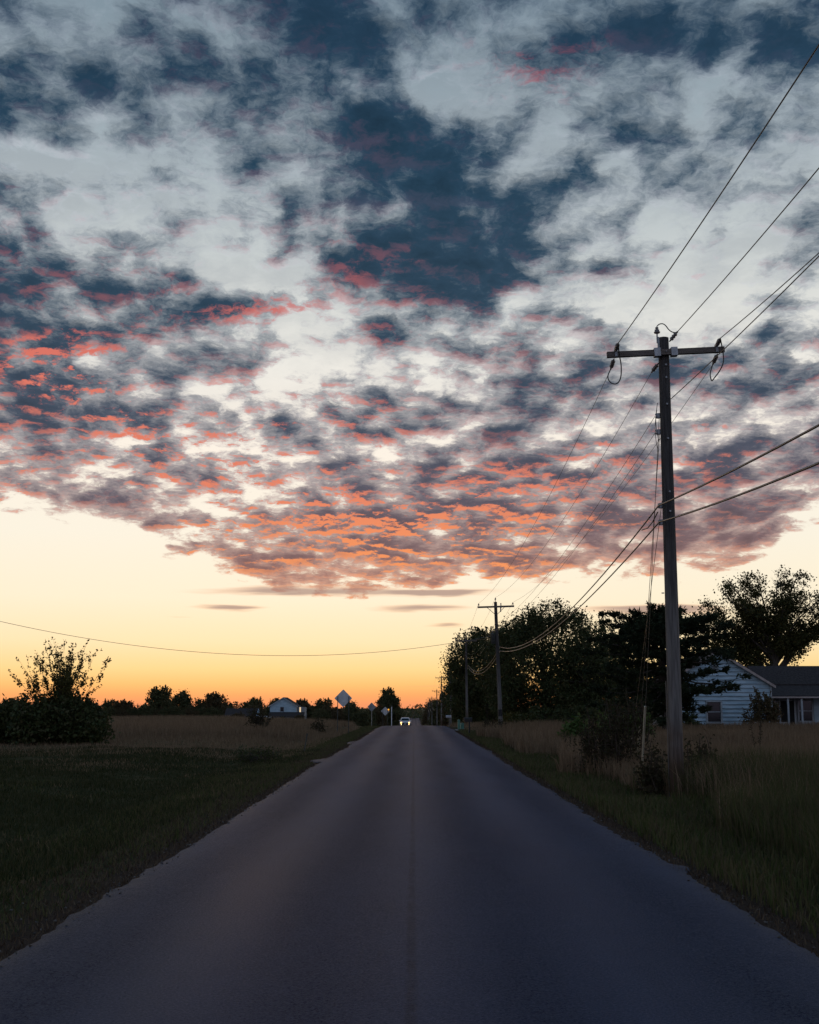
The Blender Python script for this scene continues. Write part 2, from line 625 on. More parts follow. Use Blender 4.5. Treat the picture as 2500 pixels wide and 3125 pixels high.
M['sign_back'] = material('sign_back', speckle((0.46, 0.47, 0.48), (0.58, 0.59, 0.60), 4, 5, 0.0), rough=0.5, metal=0.25)
M['sign_face'] = material('sign_face', base=(0.75, 0.45, 0.03), rough=0.5)
M['post_metal'] = material('post_metal', speckle((0.05, 0.055, 0.05), (0.10, 0.10, 0.09), 9), rough=0.6, metal=0.4)
M['white_paint'] = material('white_paint', speckle((0.62, 0.63, 0.64), (0.78, 0.79, 0.80), 3), rough=0.6)
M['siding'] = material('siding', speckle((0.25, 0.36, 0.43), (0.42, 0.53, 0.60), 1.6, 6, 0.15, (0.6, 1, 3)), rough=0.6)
M['trim'] = material('trim', speckle((0.26, 0.29, 0.31), (0.40, 0.43, 0.45), 3), rough=0.6)
M['shingle'] = material('shingle', speckle((0.035, 0.030, 0.030), (0.065, 0.057, 0.055), 9, 6, 0.6, None, 0.02), rough=0.9, spec=0.1)
M['rake'] = material('rake', speckle((0.30, 0.24, 0.22), (0.42, 0.36, 0.33), 4), rough=0.7)
M['grey_wall'] = material('grey_wall', speckle((0.20, 0.21, 0.22), (0.30, 0.31, 0.32), 2), rough=0.7)
M['glass'] = material('glass', base=(0.012, 0.014, 0.017), rough=0.08, spec=0.5)
M['dark_room'] = material('dark_room', base=(0.02, 0.02, 0.02), rough=0.9)
M['black_paint'] = material('black_paint', base=(0.014, 0.014, 0.015), rough=0.45, spec=0.4)
M['mailbox_grey'] = material('mailbox_grey', speckle((0.34, 0.34, 0.36), (0.46, 0.46, 0.48), 8), rough=0.4, metal=0.4)
M['old_post'] = material('old_post', speckle((0.09, 0.075, 0.06), (0.17, 0.145, 0.12), 6, 5, 0.3, (5, 5, 0.6)), rough=0.85)
M['pedestal'] = material('pedestal', speckle((0.06, 0.16, 0.12), (0.10, 0.22, 0.17), 5), rough=0.55)
M['bark'] = material('bark', speckle((0.045, 0.036, 0.03), (0.09, 0.075, 0.062), 5, 6, 0.5, (4, 4, 0.8), 0.03), rough=0.9, spec=0.15)
M['twig'] = material('twig', base=(0.07, 0.052, 0.04), rough=0.9, spec=0.1)
M['leaf_dark'] = material('leaf_dark', leafy([(0.03, 0.040, 0.014), (0.048, 0.062, 0.020), (0.062, 0.070, 0.023), (0.075, 0.062, 0.026)]), rough=0.6, spec=0.2)
M['leaf_far'] = material('leaf_far', leafy([(0.05, 0.062, 0.03), (0.075, 0.085, 0.036), (0.10, 0.095, 0.04), (0.115, 0.085, 0.042)]), rough=0.7, spec=0.15)
M['leaf_rust'] = material('leaf_rust', leafy([(0.07, 0.058, 0.03), (0.10, 0.072, 0.036), (0.12, 0.075, 0.04), (0.07, 0.07, 0.03)]), rough=0.7, spec=0.15)
M['leaf_maple'] = material('leaf_maple', leafy([(0.035, 0.040, 0.012), (0.055, 0.055, 0.015), (0.085, 0.065, 0.018)], 0.3), rough=0.6, spec=0.2)
M['leaf_yellow'] = material('leaf_yellow', leafy([(0.06, 0.06, 0.015), (0.10, 0.08, 0.02), (0.05, 0.055, 0.015)], 0.35), rough=0.6, spec=0.2)
M['needle'] = material('needle', leafy([(0.018, 0.028, 0.014), (0.028, 0.040, 0.018), (0.038, 0.045, 0.022)], 0.1), rough=0.7, spec=0.15)
M['leaf_green'] = material('leaf_green', leafy([(0.05, 0.085, 0.020), (0.075, 0.12, 0.03), (0.10, 0.13, 0.04)], 0.35), rough=0.6, spec=0.2)
M['weed'] = material('weed', leafy([(0.045, 0.035, 0.02), (0.06, 0.048, 0.026), (0.04, 0.045, 0.02)], 0.2), rough=0.8, spec=0.1)

# ================================================================== lie of the land
_py = np.array([-80, 0, 80, 96, 112, 130, 150, 174, 215, 268, 317, 400, 520, 700, 1000, 3000], float)
_pz = np.array([0, 0, 0, -0.02, -0.14, -0.42, -0.80, -1.30, -2.00, -3.35, -4.5, -5.2, -5.6, -5.5, -5.0, -5.0], float)
_fy = np.arange(-80, 3000, 1.0)
_fz = np.interp(_fy, _py, _pz)
_k = np.hanning(21); _k /= _k.sum()
_fz = np.convolve(np.pad(_fz, 10, mode='edge'), _k, mode='valid')


def road_z(y):
    return np.interp(y, _fy, _fz)


def sstep(x, a, b):
    t = np.clip((np.asarray(x, float) - a) / (b - a), 0, 1)
    return t * t * (3 - 2 * t)


def bumps(x, y):
    return (0.05 * np.sin(x * 0.31 + 1.3) * np.sin(y * 0.23 + 0.4) + 0.035 * np.sin(x * 0.83 + y * 0.37) + 0.02 * np.sin(x * 1.7 - y * 1.1 + 2.0))


def gz(x, y):
    """height of the ground"""
    x = np.asarray(x, float); y = np.asarray(y, float)
    sh = 38 * sstep(-x, 5, 26) + 26 * sstep(x, 6, 22)
    z = road_z(y - sh * sstep(y, 60, 140))
    ax = np.abs(x)
    z = z - 0.05 * sstep(ax, 2.6, 3.1)                                        # drop off the asphalt
    z = z - 0.16 * sstep(-x, 3.4, 6.0) * (1 - sstep(-x, 6.0, 9.0))            # shallow swale by the lawn
    z = z - 0.10 * sstep(x, 3.0, 4.2) * (1 - sstep(x, 4.6, 6.5))
    z = z + bumps(x, y) * sstep(ax, 3.2, 6.0)
    z = z - 0.35 * (1 - sstep(ax, 2.2, 2.6))                                  # roadbed under the asphalt
    return z


def g0(x, y):
    return float(gz(x, y))


def axis_pts(segs):
    out = []
    for a, b, st in segs:
        out += list(np.arange(a, b, st))
    out.append(segs[-1][1])
    return np.array(out)


gx = axis_pts([(-2500, -400, 150), (-400, -120, 20), (-120, -40, 5), (-40, -12, 2), (-12, -4, 0.8), (-4, -2.2, 0.2), (-2.2, 2.2, 1.1), (2.2, 4, 0.2), (4, 12, 0.8), (12, 40, 2), (40, 120, 5), (120, 400, 20), (400, 2500, 150)])
gy = axis_pts([(-60, -8, 4), (-8, 40, 0.8), (40, 120, 1.6), (120, 300, 4), (300, 700, 12), (700, 3000, 100)])
GX, GY = np.meshgrid(gx, gy)
GZ = gz(GX, GY)
nv, nu = GX.shape
idx = np.arange(nv * nu).reshape(nv, nu)
quads = np.stack([idx[:-1, :-1], idx[:-1, 1:], idx[1:, 1:], idx[1:, :-1]], -1).reshape(-1, 4)


def ground_mat(k, bs):
    tc = k.n('ShaderNodeTexCoord')
    p = tc.outputs['Object']
    x, y, z = k.sep(p)
    wob = k.noise(p, 0.5, 4.0, 0.6)
    wobc = k.m('MULTIPLY', k.m('SUBTRACT', wob, 0.5), 3.0)
    fine = k.noise(p, 14.0, 5.0, 0.7)
    med = k.noise(k.v('MULTIPLY', p, (0.35, 1.0, 1.0)), 0.35, 4.0, 0.6)
    green = k.mix(fine, (0.020, 0.025, 0.009, 1), (0.050, 0.054, 0.020, 1))
    straw = k.mix(fine, (0.085, 0.060, 0.034, 1), (0.20, 0.15, 0.085, 1))
    soil = k.mix(fine, (0.026, 0.018, 0.014, 1), (0.070, 0.048, 0.036, 1))
    # left: lawn near, bands of straw farther off; right: straw beyond the verge
    bands = k.m('SINE', k.m('ADD', k.m('MULTIPLY', y, 0.42), k.m('MULTIPLY', wobc, 1.6)))
    leftf = k.m('MULTIPLY', k.rng(k.m('ADD', y, k.m('MULTIPLY', wobc, 4.0)), 30.0, 74.0), k.m('ADD', k.m('MULTIPLY', bands, 0.22), 0.72), clamp=True)
    rightf = k.rng(k.m('ADD', x, k.m('MULTIPLY', wobc, 0.5)), 4.4, 8.0)
    side = k.rng(x, -0.5, 0.5)
    sf = k.m('ADD', k.m('MULTIPLY', leftf, k.m('SUBTRACT', 1.0, side)), k.m('MULTIPLY', rightf, side))
    sf = k.m('MULTIPLY', sf, k.rng(med, 0.15, 0.5, 0.55, 1.0))
    col = k.mix(sf, green, straw)
    col = k.mix(k.m('MULTIPLY', k.rng(k.noise(p, 0.9, 5.0, 0.7), 0.5, 0.7), 0.45), col, straw)
    # bare, leaf-strewn dirt next to the asphalt
    ax = k.m('ABSOLUTE', x)
    dirt = k.rng(k.m('ADD', ax, k.m('MULTIPLY', k.m('SUBTRACT', k.noise(p, 1.6, 4.0, 0.65), 0.5), 1.2)), 2.95, 3.65, 1.0, 0.0)
    col = k.mix(dirt, col, soil)
    k.put(bs.inputs['Base Color'], col)
    b = k.n('ShaderNodeBump')
    b.inputs['Strength'].default_value = 0.8
    b.inputs['Distance'].default_value = 0.05
    k.put(b.inputs['Height'], fine)
    k.put(bs.inputs['Normal'], b.outputs[0])


M['ground'] = material('ground', ground_mat, rough=0.95, spec=0.05)
ground = link('ground', np_mesh('ground', np.stack([GX, GY, GZ], -1).reshape(-1, 3), quads, M['ground'], smooth=True))
tag(ground, 'dark grass and straw covered farmland on both sides of the road', 'ground', kind='structure')

# ------------------------------------------------------------------ road
ry = axis_pts([(-40, 4, 0.5), (4, 40, 0.08), (40, 110, 0.2), (110, 240, 1.0), (240, 720, 6.0)])
rn = np.random.default_rng(3)


def ragged(seed, n, amp):
    r = np.random.default_rng(seed)
    a = r.normal(0, 1, n)
    out = np.zeros(n)
    for w, s in ((1, 0.5), (5, 0.7), (21, 0.7), (81, 0.6), (301, 0.8)):
        kk = np.hanning(w + 2); kk /= kk.sum()
        sm = np.convolve(a, kk, mode='same')
        out += s * sm / sm.std()
    return amp * out


edge_l = 2.86 + ragged(1, len(ry), 0.016)
edge_r = 2.83 + ragged(2, len(ry), 0.016)
edge_l += 0.42 * np.clip(1 - np.abs(ry - 38.4) / 1.6, 0, 1) ** 0.7 * (ry > 37.2) + 0.30 * np.clip(1 - np.abs(ry - 57) / 2.6, 0, 1) ** 0.6 + 0.14 * np.clip(1 - np.abs(ry - 91) / 6, 0, 1)
edge_r += 0.16 * np.clip(1 - np.abs(ry - 46) / 7, 0, 1) + 0.22 * np.clip(1 - np.abs(ry - 86) / 5, 0, 1) + 0.16 * np.clip(1 - np.abs(ry - 13.2) / 0.5, 0, 1)
cols_t = [-1.0, -0.985, -0.93, -0.6, -0.3, 0, 0.3, 0.6, 0.93, 0.985, 1.0]
rv = []
rz = road_z(ry)
for t in cols_t:
    X = np.where(t < 0, t * edge_l, t * edge_r)
    crown = 0.02 * (1 - t * t)
    Z = rz + crown + 0.004
    if abs(t) > 0.999:
        Z = rz - 0.09
    elif abs(t) > 0.98:
        Z = rz - 0.002
    rv.append(np.stack([X, ry, Z], -1))
rv = np.stack(rv, 1)
n1, n2 = rv.shape[:2]
ri = np.arange(n1 * n2).reshape(n1, n2)
rq = np.stack([ri[:-1, :-1], ri[:-1, 1:], ri[1:, 1:], ri[1:, :-1]], -1).reshape(-1, 4)


SPECB = 0.009
ROUB = 0.445


def road_mat(k, bs):
    tc = k.n('ShaderNodeTexCoord')
    p = tc.outputs['Object']
    x, y, z = k.sep(p)
    grain = k.noise(p, 55.0, 4.0, 0.8)
    patch = k.noise(k.v('MULTIPLY', p, (1.0, 0.12, 1.0)), 0.9, 5.0, 0.6)
    blot = k.noise(p, 2.3, 5.0, 0.65)
    # polished wheel paths and the seam down the middle
    wob = k.m('MULTIPLY', k.m('SUBTRACT', k.noise(k.v('MULTIPLY', p, (0.0, 0.15, 0.0)), 1.0, 2.0), 0.5), 0.35)
    xw = k.m('ADD', x, wob)
    tracks = k.m('COSINE', k.m('MULTIPLY', xw, 4.3))
    seam = k.rng(k.m('ABSOLUTE', k.m('ADD', x, k.m('ADD', 0.02, k.m('MULTIPLY', wob, 0.1)))), 0.012, 0.05, 1.0, 0.0)
    seam = k.m('MULTIPLY', seam, k.rng(k.noise(p, 3.0, 3.0, 0.7), 0.25, 0.6))
    v = k.m('ADD', 0.062, k.m('MULTIPLY', k.m('SUBTRACT', patch, 0.5), 0.048))
    v = k.m('ADD', v, k.m('MULTIPLY', tracks, 0.007))
    v = k.m('ADD', v, k.m('MULTIPLY', k.m('SUBTRACT', blot, 0.5), 0.014))
    v = k.m('ADD', v, k.m('MULTIPLY', k.m('SUBTRACT', grain, 0.5), 0.13))
    v = k.m('MULTIPLY', k.m('MAXIMUM', v, 0.004), k.m('SUBTRACT', 1.0, k.m('MULTIPLY', seam, 0.35)))
    # loose grey grit along the frayed margins
    grit = k.rng(k.m('ADD', k.m('ABSOLUTE', x), k.m('MULTIPLY', k.m('SUBTRACT', k.noise(p, 4.0, 4.0, 0.7), 0.5), 0.5)), 2.55, 2.95)
    col = k.mix(1.0, k.xyz(k.m('MULTIPLY', v, 0.64), k.m('MULTIPLY', v, 0.86), k.m('MULTIPLY', v, 1.42)), (1, 1, 1, 1), 'MULTIPLY')
    col = k.mix(k.m('MULTIPLY', grit, 0.35), col, k.mix(grain, (0.035, 0.035, 0.037, 1), (0.10, 0.10, 0.104, 1)))
    k.put(bs.inputs['Specular IOR Level'], k.m('MAXIMUM', k.m('ADD', k.m('ADD', SPECB, k.m('MULTIPLY', tracks, SPECB * 0.2)), k.m('ADD', k.m('MULTIPLY', k.m('SUBTRACT', patch, 0.5), SPECB * 2.2), k.m('MULTIPLY', k.m('SUBTRACT', grain, 0.5), SPECB * 5.0))), 0.0))
    k.put(bs.inputs['Base Color'], col)
    k.put(bs.inputs['Roughness'], k.m('ADD', k.m('ADD', ROUB, k.m('MULTIPLY', tracks, -0.018)), k.m('MULTIPLY', k.m('SUBTRACT', patch, 0.5), 0.2)))
    b = k.n('ShaderNodeBump')
    b.inputs['Strength'].default_value = 1.0
    b.inputs['Distance'].default_value = 0.010
    k.put(b.inputs['Height'], grain)
    k.put(bs.inputs['Normal'], b.outputs[0])


M['asphalt'] = material('asphalt', road_mat, rough=0.6, spec=0.25)
road = link('road', np_mesh('road', rv.reshape(-1, 3), rq, M['asphalt'], smooth=True))
tag(road, 'worn grey asphalt country road running straight to the crest', 'road', kind='structure')

# gravel driveway that leaves the road beside the mailbox
drv = MB()
dys = np.linspace(84.2, 87.6, 5); dxs = np.linspace(2.9, 16, 14)
vs = [(x, y + 0.02 * (x - 3) ** 2 * 0.3, g0(x, y) + 0.06 + 0.03 * (abs(j - 2) < 2)) for x in dxs for j, y in enumerate(dys)]
drv.add(vs, [(i * 5 + j, (i + 1) * 5 + j, (i + 1) * 5 + j + 1, i * 5 + j + 1) for i in range(13) for j in range(4)], True)
M['gravel'] = material('gravel', speckle((0.16, 0.15, 0.14), (0.30, 0.29, 0.27), 22, 4, 0.6), rough=0.95)
tag(drv.build('driveway', M['gravel']), 'pale gravel driveway joining the road by the black mailbox', 'driveway', kind='structure')

# ================================================================== utility poles
def taper(mb, h, r0, r1, lean=(0, 0), sink=0.6, sides=16, n=9):
    pts, rad = [], []
    for i in range(n + 1):
        t = i / n
        z = -sink + (h + sink) * t
        pts.append((lean[0] * z / h + 0.006 * math.sin(5 * t), lean[1] * z / h + 0.005 * math.cos(4 * t), z))
        rad.append(r0 + (r1 - r0) * t)
    mb.tube(pts, rad, sides)
    return mb


INS = [(0.012, 0), (0.012, 0.05), (0.035, 0.055), (0.05, 0.075), (0.052, 0.095), (0.03, 0.105), (0.042, 0.125), (0.044, 0.14), (0.02, 0.155), (0.028, 0.17), (0.012, 0.185)]

# --- the near dead-end pole
P1 = (5.15, 24.0)
PH = 9.36
pole = empty('utility_pole', (P1[0], P1[1], g0(*P1)))
tag(pole, 'tall near weathered wooden utility pole with tilted crossarm and jumper loops', 'utility pole')
LEAN = (0.04, -0.05)
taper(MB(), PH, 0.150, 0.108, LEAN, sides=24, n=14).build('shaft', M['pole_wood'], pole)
TX, TY = LEAN
az_ = 9.01
tilt = R(2.7)
rotA = Matrix.Rotation(-tilt, 3, 'Y')
armc = Vector((TX + 0.0, TY - 0.15, az_))
ca = MB().box(armc, (2.42, 0.095, 0.115), rotA).build('crossarm', M['arm_wood'], pole)


def on_arm(t, dz=0.0, dy=0.0):
    return armc + rotA @ Vector((t, dy, dz))


for s in (-1, 1):
    MB().box(on_arm(s * 0.175, 0.005, 0.02), (0.13, 0.16, 0.175), rotA).build('gain_plate', M['galv'], ca)
MB().tube([on_arm(0, 0, -0.09), on_arm(0, 0, 0.34)], 0.011, 8).build('through_bolt', M['steel'], ca)


def string(a, b, n=3, r=0.045):
    """dead-end insulator string with its discs"""
    a, b = Vector(a), Vector(b)
    ax = (b - a).normalized(); L = (b - a).length
    prof = [(0.012, 0)]
    for i in range(n):
        h = L * (0.18 + 0.62 * i / n)
        prof += [(0.018, h), (r, h + 0.02), (r, h + 0.045), (0.02, h + 0.06)]
    prof += [(0.014, L * 0.86), (0.022, L * 0.9), (0.012, L)]
    return MB().lathe(a, prof, 12, ax)


near_dir = Vector((0, -1, 0.02)); far_dir = Vector((0, 1, -0.10)).normalized()
ATT_NEAR, ATT_FAR = {}, {}
for key, t in (('a', -1.03), ('c', 1.05)):
    st = on_arm(t, 0.07, -0.05)
    en = st + Vector((0, -0.30, 0.07))
    string(st, en, 3).build('dead_end_insulator', M['porcelain'], pole)
    MB().box(on_arm(t, 0.02, -0.0), (0.05, 0.13, 0.15), rotA).box(on_arm(t, 0.085, -0.06), (0.07, 0.10, 0.035), rotA).build('clamp', M['steel'], pole)
    ATT_NEAR[key] = en
    sf = on_arm(t - 0.03 * (1 if key == 'a' else -1), -0.07, 0.06)
    ef = sf + Vector((-0.02, 0.34, -0.13))
    string(sf, ef, 3).build('dead_end_insulator', M['porcelain'], pole)
    ATT_FAR[key] = ef
    # jumper: from the near wire, under the arm, to the far wire
    s = 1 if key == 'a' else 0.9
    drop = 0.62 if key == 'a' else 0.66
    a = en + Vector((0.0, 0.0, 0.0)); b = ef
    if key == 'a':
        ctrl = [a, on_arm(t + 0.05, -0.02, -0.10), on_arm(t + 0.09, -0.25, -0.06), on_arm(t + 0.07, -0.52, 0.0), on_arm(t - 0.02, -0.62, 0.06), on_arm(t - 0.13, -0.56, 0.14), on_arm(t - 0.17, -0.40, 0.24), b]
    else:
        ctrl = [a, on_arm(t + 0.10, -0.02, -0.10), on_arm(t + 0.12, -0.26, -0.06), on_arm(t + 0.04, -0.44, 0.0), on_arm(t - 0.10, -0.60, 0.06), on_arm(t - 0.13, -0.64, 0.10), on_arm(t - 0.12, -0.45, 0.24), b]
    # smooth the control points
    for _ in range(2):
        q = [ctrl[0]]
        for u, w in zip(ctrl[:-1], ctrl[1:]):
            q += [u.lerp(w, 0.25), u.lerp(w, 0.75)]
        ctrl = q + [ctrl[-1]]
    MB().tube(ctrl, 0.013, 6).build('jumper', M['cable'], pole)

# pole-top pin insulator, its jumper and the middle phase
topx = Vector((TX, TY, PH))
pin = topx + Vector((-0.14, -0.04, -0.12))
MB().box(topx + Vector((-0.115, -0.03, -0.12)), (0.03, 0.06, 0.26)).tube([pin, pin + Vector((0, 0, 0.24))], 0.016, 8).build('ridge_pin', M['steel'], pole)
MB().lathe(pin + Vector((0, 0, 0.20)), [(0.02, 0), (0.06, 0.015), (0.068, 0.04), (0.045, 0.055), (0.05, 0.085), (0.022, 0.10), (0.036, 0.115), (0.03, 0.14), (0.012, 0.15)], 14).build('pin_insulator', M['porcelain'], pole)
nb = topx + Vector((0.13, -0.05, -0.07))
ATT_NEAR['b'] = nb + Vector((0.11, -0.22, 0.13))
string(nb + Vector((-0.02, 0, -0.02)), ATT_NEAR['b'], 3, 0.042).build('dead_end_insulator', M['porcelain'], pole)
tp = pin + Vector((0, 0, 0.36))
ctrl = [tp, tp + Vector((0.06, 0, 0.06)), tp + Vector((0.16, -0.02, 0.05)), tp + Vector((0.25, -0.06, -0.12)), ATT_NEAR['b'] + Vector((-0.04, 0.05, -0.02)), ATT_NEAR['b']]
for _ in range(2):
    q = [ctrl[0]]
    for u, w in zip(ctrl[:-1], ctrl[1:]):
        q += [u.lerp(w, 0.25), u.lerp(w, 0.75)]
    ctrl = q + [ctrl[-1]]
MB().tube(ctrl, 0.012, 6).build('jumper', M['cable'], pole)
fb = topx + Vector((-0.11, 0.06, -0.52))
ATT_FAR['b'] = fb + Vector((-0.10, 0.26, -0.13))
string(fb, ATT_FAR['b'], 3, 0.042).build('dead_end_insulator', M['porcelain'], pole)
# bolts, spool and splice gear down the pole
for z in (8.75, 8.48, 7.92, 7.2, 6.1, 5.7):
    MB().tube([(TX * z / PH, -0.17 + TY * z / PH, z), (TX * z / PH, -0.09 + TY * z / PH, z)], [0.02, 0.022], 8).build('bolt', M['steel'], pole)
for z, s in ((7.72, 1), (7.38, 1), (5.84, 1.2), (5.50, 1.2)):
    MB().box((TX * z / PH - 0.14, 0.02, z), (0.06 * s, 0.09, 0.10)).lathe((TX * z / PH - 0.175, 0.03, z - 0.05), [(0.02, 0), (0.035, 0.01), (0.022, 0.05), (0.035, 0.09), (0.02, 0.10)], 10).build('spool_bracket', M['steel'], pole)
for i, (z0, z1) in enumerate(((8.0, 7.2), (7.85, 6.95))):
    pts = [(TX - 0.15 - 0.05 * math.sin(t * math.pi) - 0.02 * i, 0.04, z0 + (z1 - z0) * t) for t in np.linspace(0, 1, 8)]
    MB().tube(pts, 0.007, 5).build('tie_wire', M['wire'], pole)
MB().tube([(-0.155, -0.02, -0.1), (-0.15, -0.03, 2.0), (-0.15, -0.03, 2.3)], 0.009, 5).build('ground_wire', M['wire'], pole)
MB().box((-0.135 - 0.02, -0.06, 4.05), (0.05, 0.03, 0.02)).build('step_bolt', M['steel'], pole)

# --- the plain poles of the line
def plain_pole(name, h=8.75):
    r = empty(name, (0, 0, 0))
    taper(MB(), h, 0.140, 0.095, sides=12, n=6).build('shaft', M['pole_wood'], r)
    c = MB().box((0, -0.13, h - 0.30), (2.2, 0.085, 0.105)).build('crossarm', M['arm_wood'], r)
    for s in (-1, 1):
        MB().tube([(s * 0.52, -0.13, h - 0.34), (s * 0.02, -0.13, h - 0.80)], 0.017, 5).build('brace', M['arm_wood'], c)
        MB().lathe((s * 1.03, -0.13, h - 0.25), INS, 8).build('pin_insulator', M['porcelain'], c)
    MB().tube([(0, 0, h - 0.02), (0, 0, h + 0.14)], 0.02, 6).lathe((0, 0, h + 0.08), INS, 8).build('pin_insulator', M['porcelain'], r)
    return r


def pole_at(proto, x, y, top, lean=0.0, rz=0.0, first=False, label=''):
    o = proto if first else copy_tree(proto)
    h = 8.75
    o.location = (x, y, top - h)
    o.rotation_euler = (0, lean, rz)
    tag(o, label, 'utility pole', 'utility poles along the road')
    return o


pp = plain_pole('utility_pole')
SPOTS = [
    (5.18, 72.0, 7.88, -0.030, 'utility pole with dark transformer can beside the round dark tree'),
    (5.28, 121.0, 8.45, -0.004, 'utility pole rising behind the black mailbox against the dark tree'),
    (5.22, 172.0, 6.60, 0.0, 'utility pole standing behind the grey mailbox with sagging cables'),
    (4.95, 220.0, 7.00, 0.004, 'utility pole next beyond the one behind the grey mailbox'),
    (5.05, 268.0, 5.20, 0.0, 'slim utility pole against orange sky left of the roadside trees'),
    (4.65, 317.0, 3.95, 0.003, 'small distant utility pole, taller of the pair near the horizon'),
    (4.75, 372.0, 3.72, -0.004, 'small distant utility pole, shorter of the pair near the horizon'),
    (4.9, 425.0, 3.0, 0.002, 'faintest and farthest utility pole in front of dark trees'),
]
POLES = []
for i, (x, y, top, ln, lab) in enumerate(SPOTS):
    POLES.append(pole_at(pp, x, y, top, ln, 0, i == 0, lab))
# transformer, cutout and wrap on the pole beside the round tree
p2 = POLES[0]
can = MB().lathe((-0.25, -0.05, 6.25), [(0.11, 0), (0.13, 0.02), (0.13, 0.52), (0.14, 0.54), (0.12, 0.60), (0.04, 0.63)], 14).box((-0.12, 0, 6.55), (0.10, 0.08, 0.35)).build('transformer', M['post_metal'], p2)
MB().lathe((-0.25, -0.05, 6.86), INS, 8).build('bushing', M['porcelain'], can)
MB().box((0.30, -0.2, 8.50), (0.06, 0.06, 0.32)).lathe((0.27, -0.22, 8.12), [(0.03, 0), (0.035, 0.05), (0.03, 0.3), (0.02, 0.34)], 8).build('fuse_cutout', M['porcelain'], p2)
MB().tube([(-0.003, 0, 1.95), (-0.003, 0, 2.35)], 0.138, 14).build('dark_wrap', M['dark_wrap'], p2)
for zc_ in (6.03, 5.80):
    MB().tube([(0.10, -0.03, zc_), (0.18, -0.03, zc_)], 0.02, 6).build('cable_clamp', M['steel'], p2)


# ================================================================== wires
def sag_pts(a, b, s, n=28):
    a, b = Vector(a), Vector(b)
    return [a.lerp(b, t) - Vector((0, 0, 4 * s * t * (1 - t))) for t in np.linspace(0, 1, n)]


def wire(name, pts, r, mat, label, cat, group=None):
    o = MB().tube(pts, r, 6).build(name, M[mat])
    tag(o, label, cat, group)
    return o


pw = pole.location
NG = 'wires between the poles'
def W1(p):
    return Vector(p) + Vector(pw)


back = {'a': (4.2, -26, 9.2), 'b': (5.2, -26, 9.5), 'c': (5.75, -26, 9.2), 'n': (5.15, -26, 8.0)}
names = {'a': 'thin power wire climbing from the left end of the near crossarm', 'b': 'thin power wire climbing from the top of the near pole', 'c': 'thin power wire climbing from the right end of the near crossarm'}
for k, s in (('a', 0.85), ('b', 1.0), ('c', 1.35)):
    wire('power_wire', sag_pts(W1(ATT_NEAR[k]), back[k], s, 40), 0.0095, 'cable', names[k] + ' to the upper right', 'wire', NG)
wire('power_wire', sag_pts(W1((0.15, -0.06, 8.06)), back['n'], 0.8, 40), 0.0095, 'cable', 'lowest of the four thin wires climbing to the upper right, from mid pole', 'wire', NG)


def pole_pt(i, dx, dzt, dy=-0.13):
    o = POLES[i]
    ln = o.rotation_euler[1]
    h = 8.75
    return Vector(o.location) + Vector((dx * math.cos(ln) + (h + dzt) * math.sin(ln), dy, (h + dzt) * math.cos(ln) - dx * math.sin(ln)))


def run(start, dx, dzt, sag0, upto=7):
    pts = sag_pts(start, pole_pt(0, dx, dzt), sag0, 36)
    for i in range(1, upto + 1):
        pts += sag_pts(pole_pt(i - 1, dx, dzt), pole_pt(i, dx, dzt), 0.9, 14)[1:]
    return pts


for k, dx, dzt, lab in (('a', -1.03, -0.06, 'thin power wire from the left insulator of the near crossarm down to the far poles'),
                        ('b', 0.0, 0.26, 'thin power wire from below the near pole top down to the far poles'),
                        ('c', 1.03, -0.06, 'thin power wire from the right crossarm insulator behind the pole to the far poles')):
    wire('power_wire', run(W1(ATT_FAR[k]), dx, dzt, 0.75), 0.0055, 'wire', lab, 'wire', NG)
wire('power_wire', run(W1((-0.17, 0.06, 7.72)), -0.12, -1.35, 0.7), 0.0055, 'wire', 'upper of the two close thin wires leaving the near pole towards the far poles', 'wire', NG)
wire('power_wire', run(W1((-0.17, 0.06, 7.38)), -0.12, -1.70, 0.7), 0.0055, 'wire', 'lower of the two close thin wires leaving the near pole towards the far poles', 'wire', NG)
# thick telephone cables
for z0, dz2, zb, sb, sf, sp, lab in ((5.84, -2.72, 5.6, 0.95, 0.95, 'upper', 'upper of the two thick black telephone cables'), (5.50, -2.95, 5.1, 1.1, 0.80, 'lower', 'lower of the two thick black telephone cables')):
    pts = sag_pts((5.0, -26, zb), W1((-0.17, -0.02, z0)), sb, 44)
    pts += sag_pts(W1((-0.17, -0.02, z0)), pole_pt(0, 0.17, dz2, -0.05), sf, 40)[1:]
    for i in range(1, 8):
        pts += sag_pts(pole_pt(i - 1, 0.17, dz2, -0.05), pole_pt(i, 0.17, dz2, -0.05), 1.0, 14)[1:]
    wire('telephone_cable', pts, 0.017, 'cable', lab, 'cable', 'telephone cables')
# splice case hanging under the upper cable near the pole
sp = W1((-0.18, 0.4, 5.70))
tag(MB().tube([sp + Vector((0.02, -0.25, 0.03)), sp + Vector((-0.02, 0.1, -0.12)), sp + Vector((-0.01, 0.7, -0.16)), sp + Vector((0, 1.4, -0.10))], 0.013, 6).build('cable_loop', M['cable']), 'slack black cable loop hanging beside the near pole below the telephone cable', 'cable')
# service drop over the road
tr = pole_pt(0, -0.14, -2.0, 0.0)
wire('service_cable', sag_pts(tr, (-30.5, 56.0, 8.9), 2.75, 60), 0.011, 'wire', 'single cable sagging across the whole sky left of the road', 'cable')

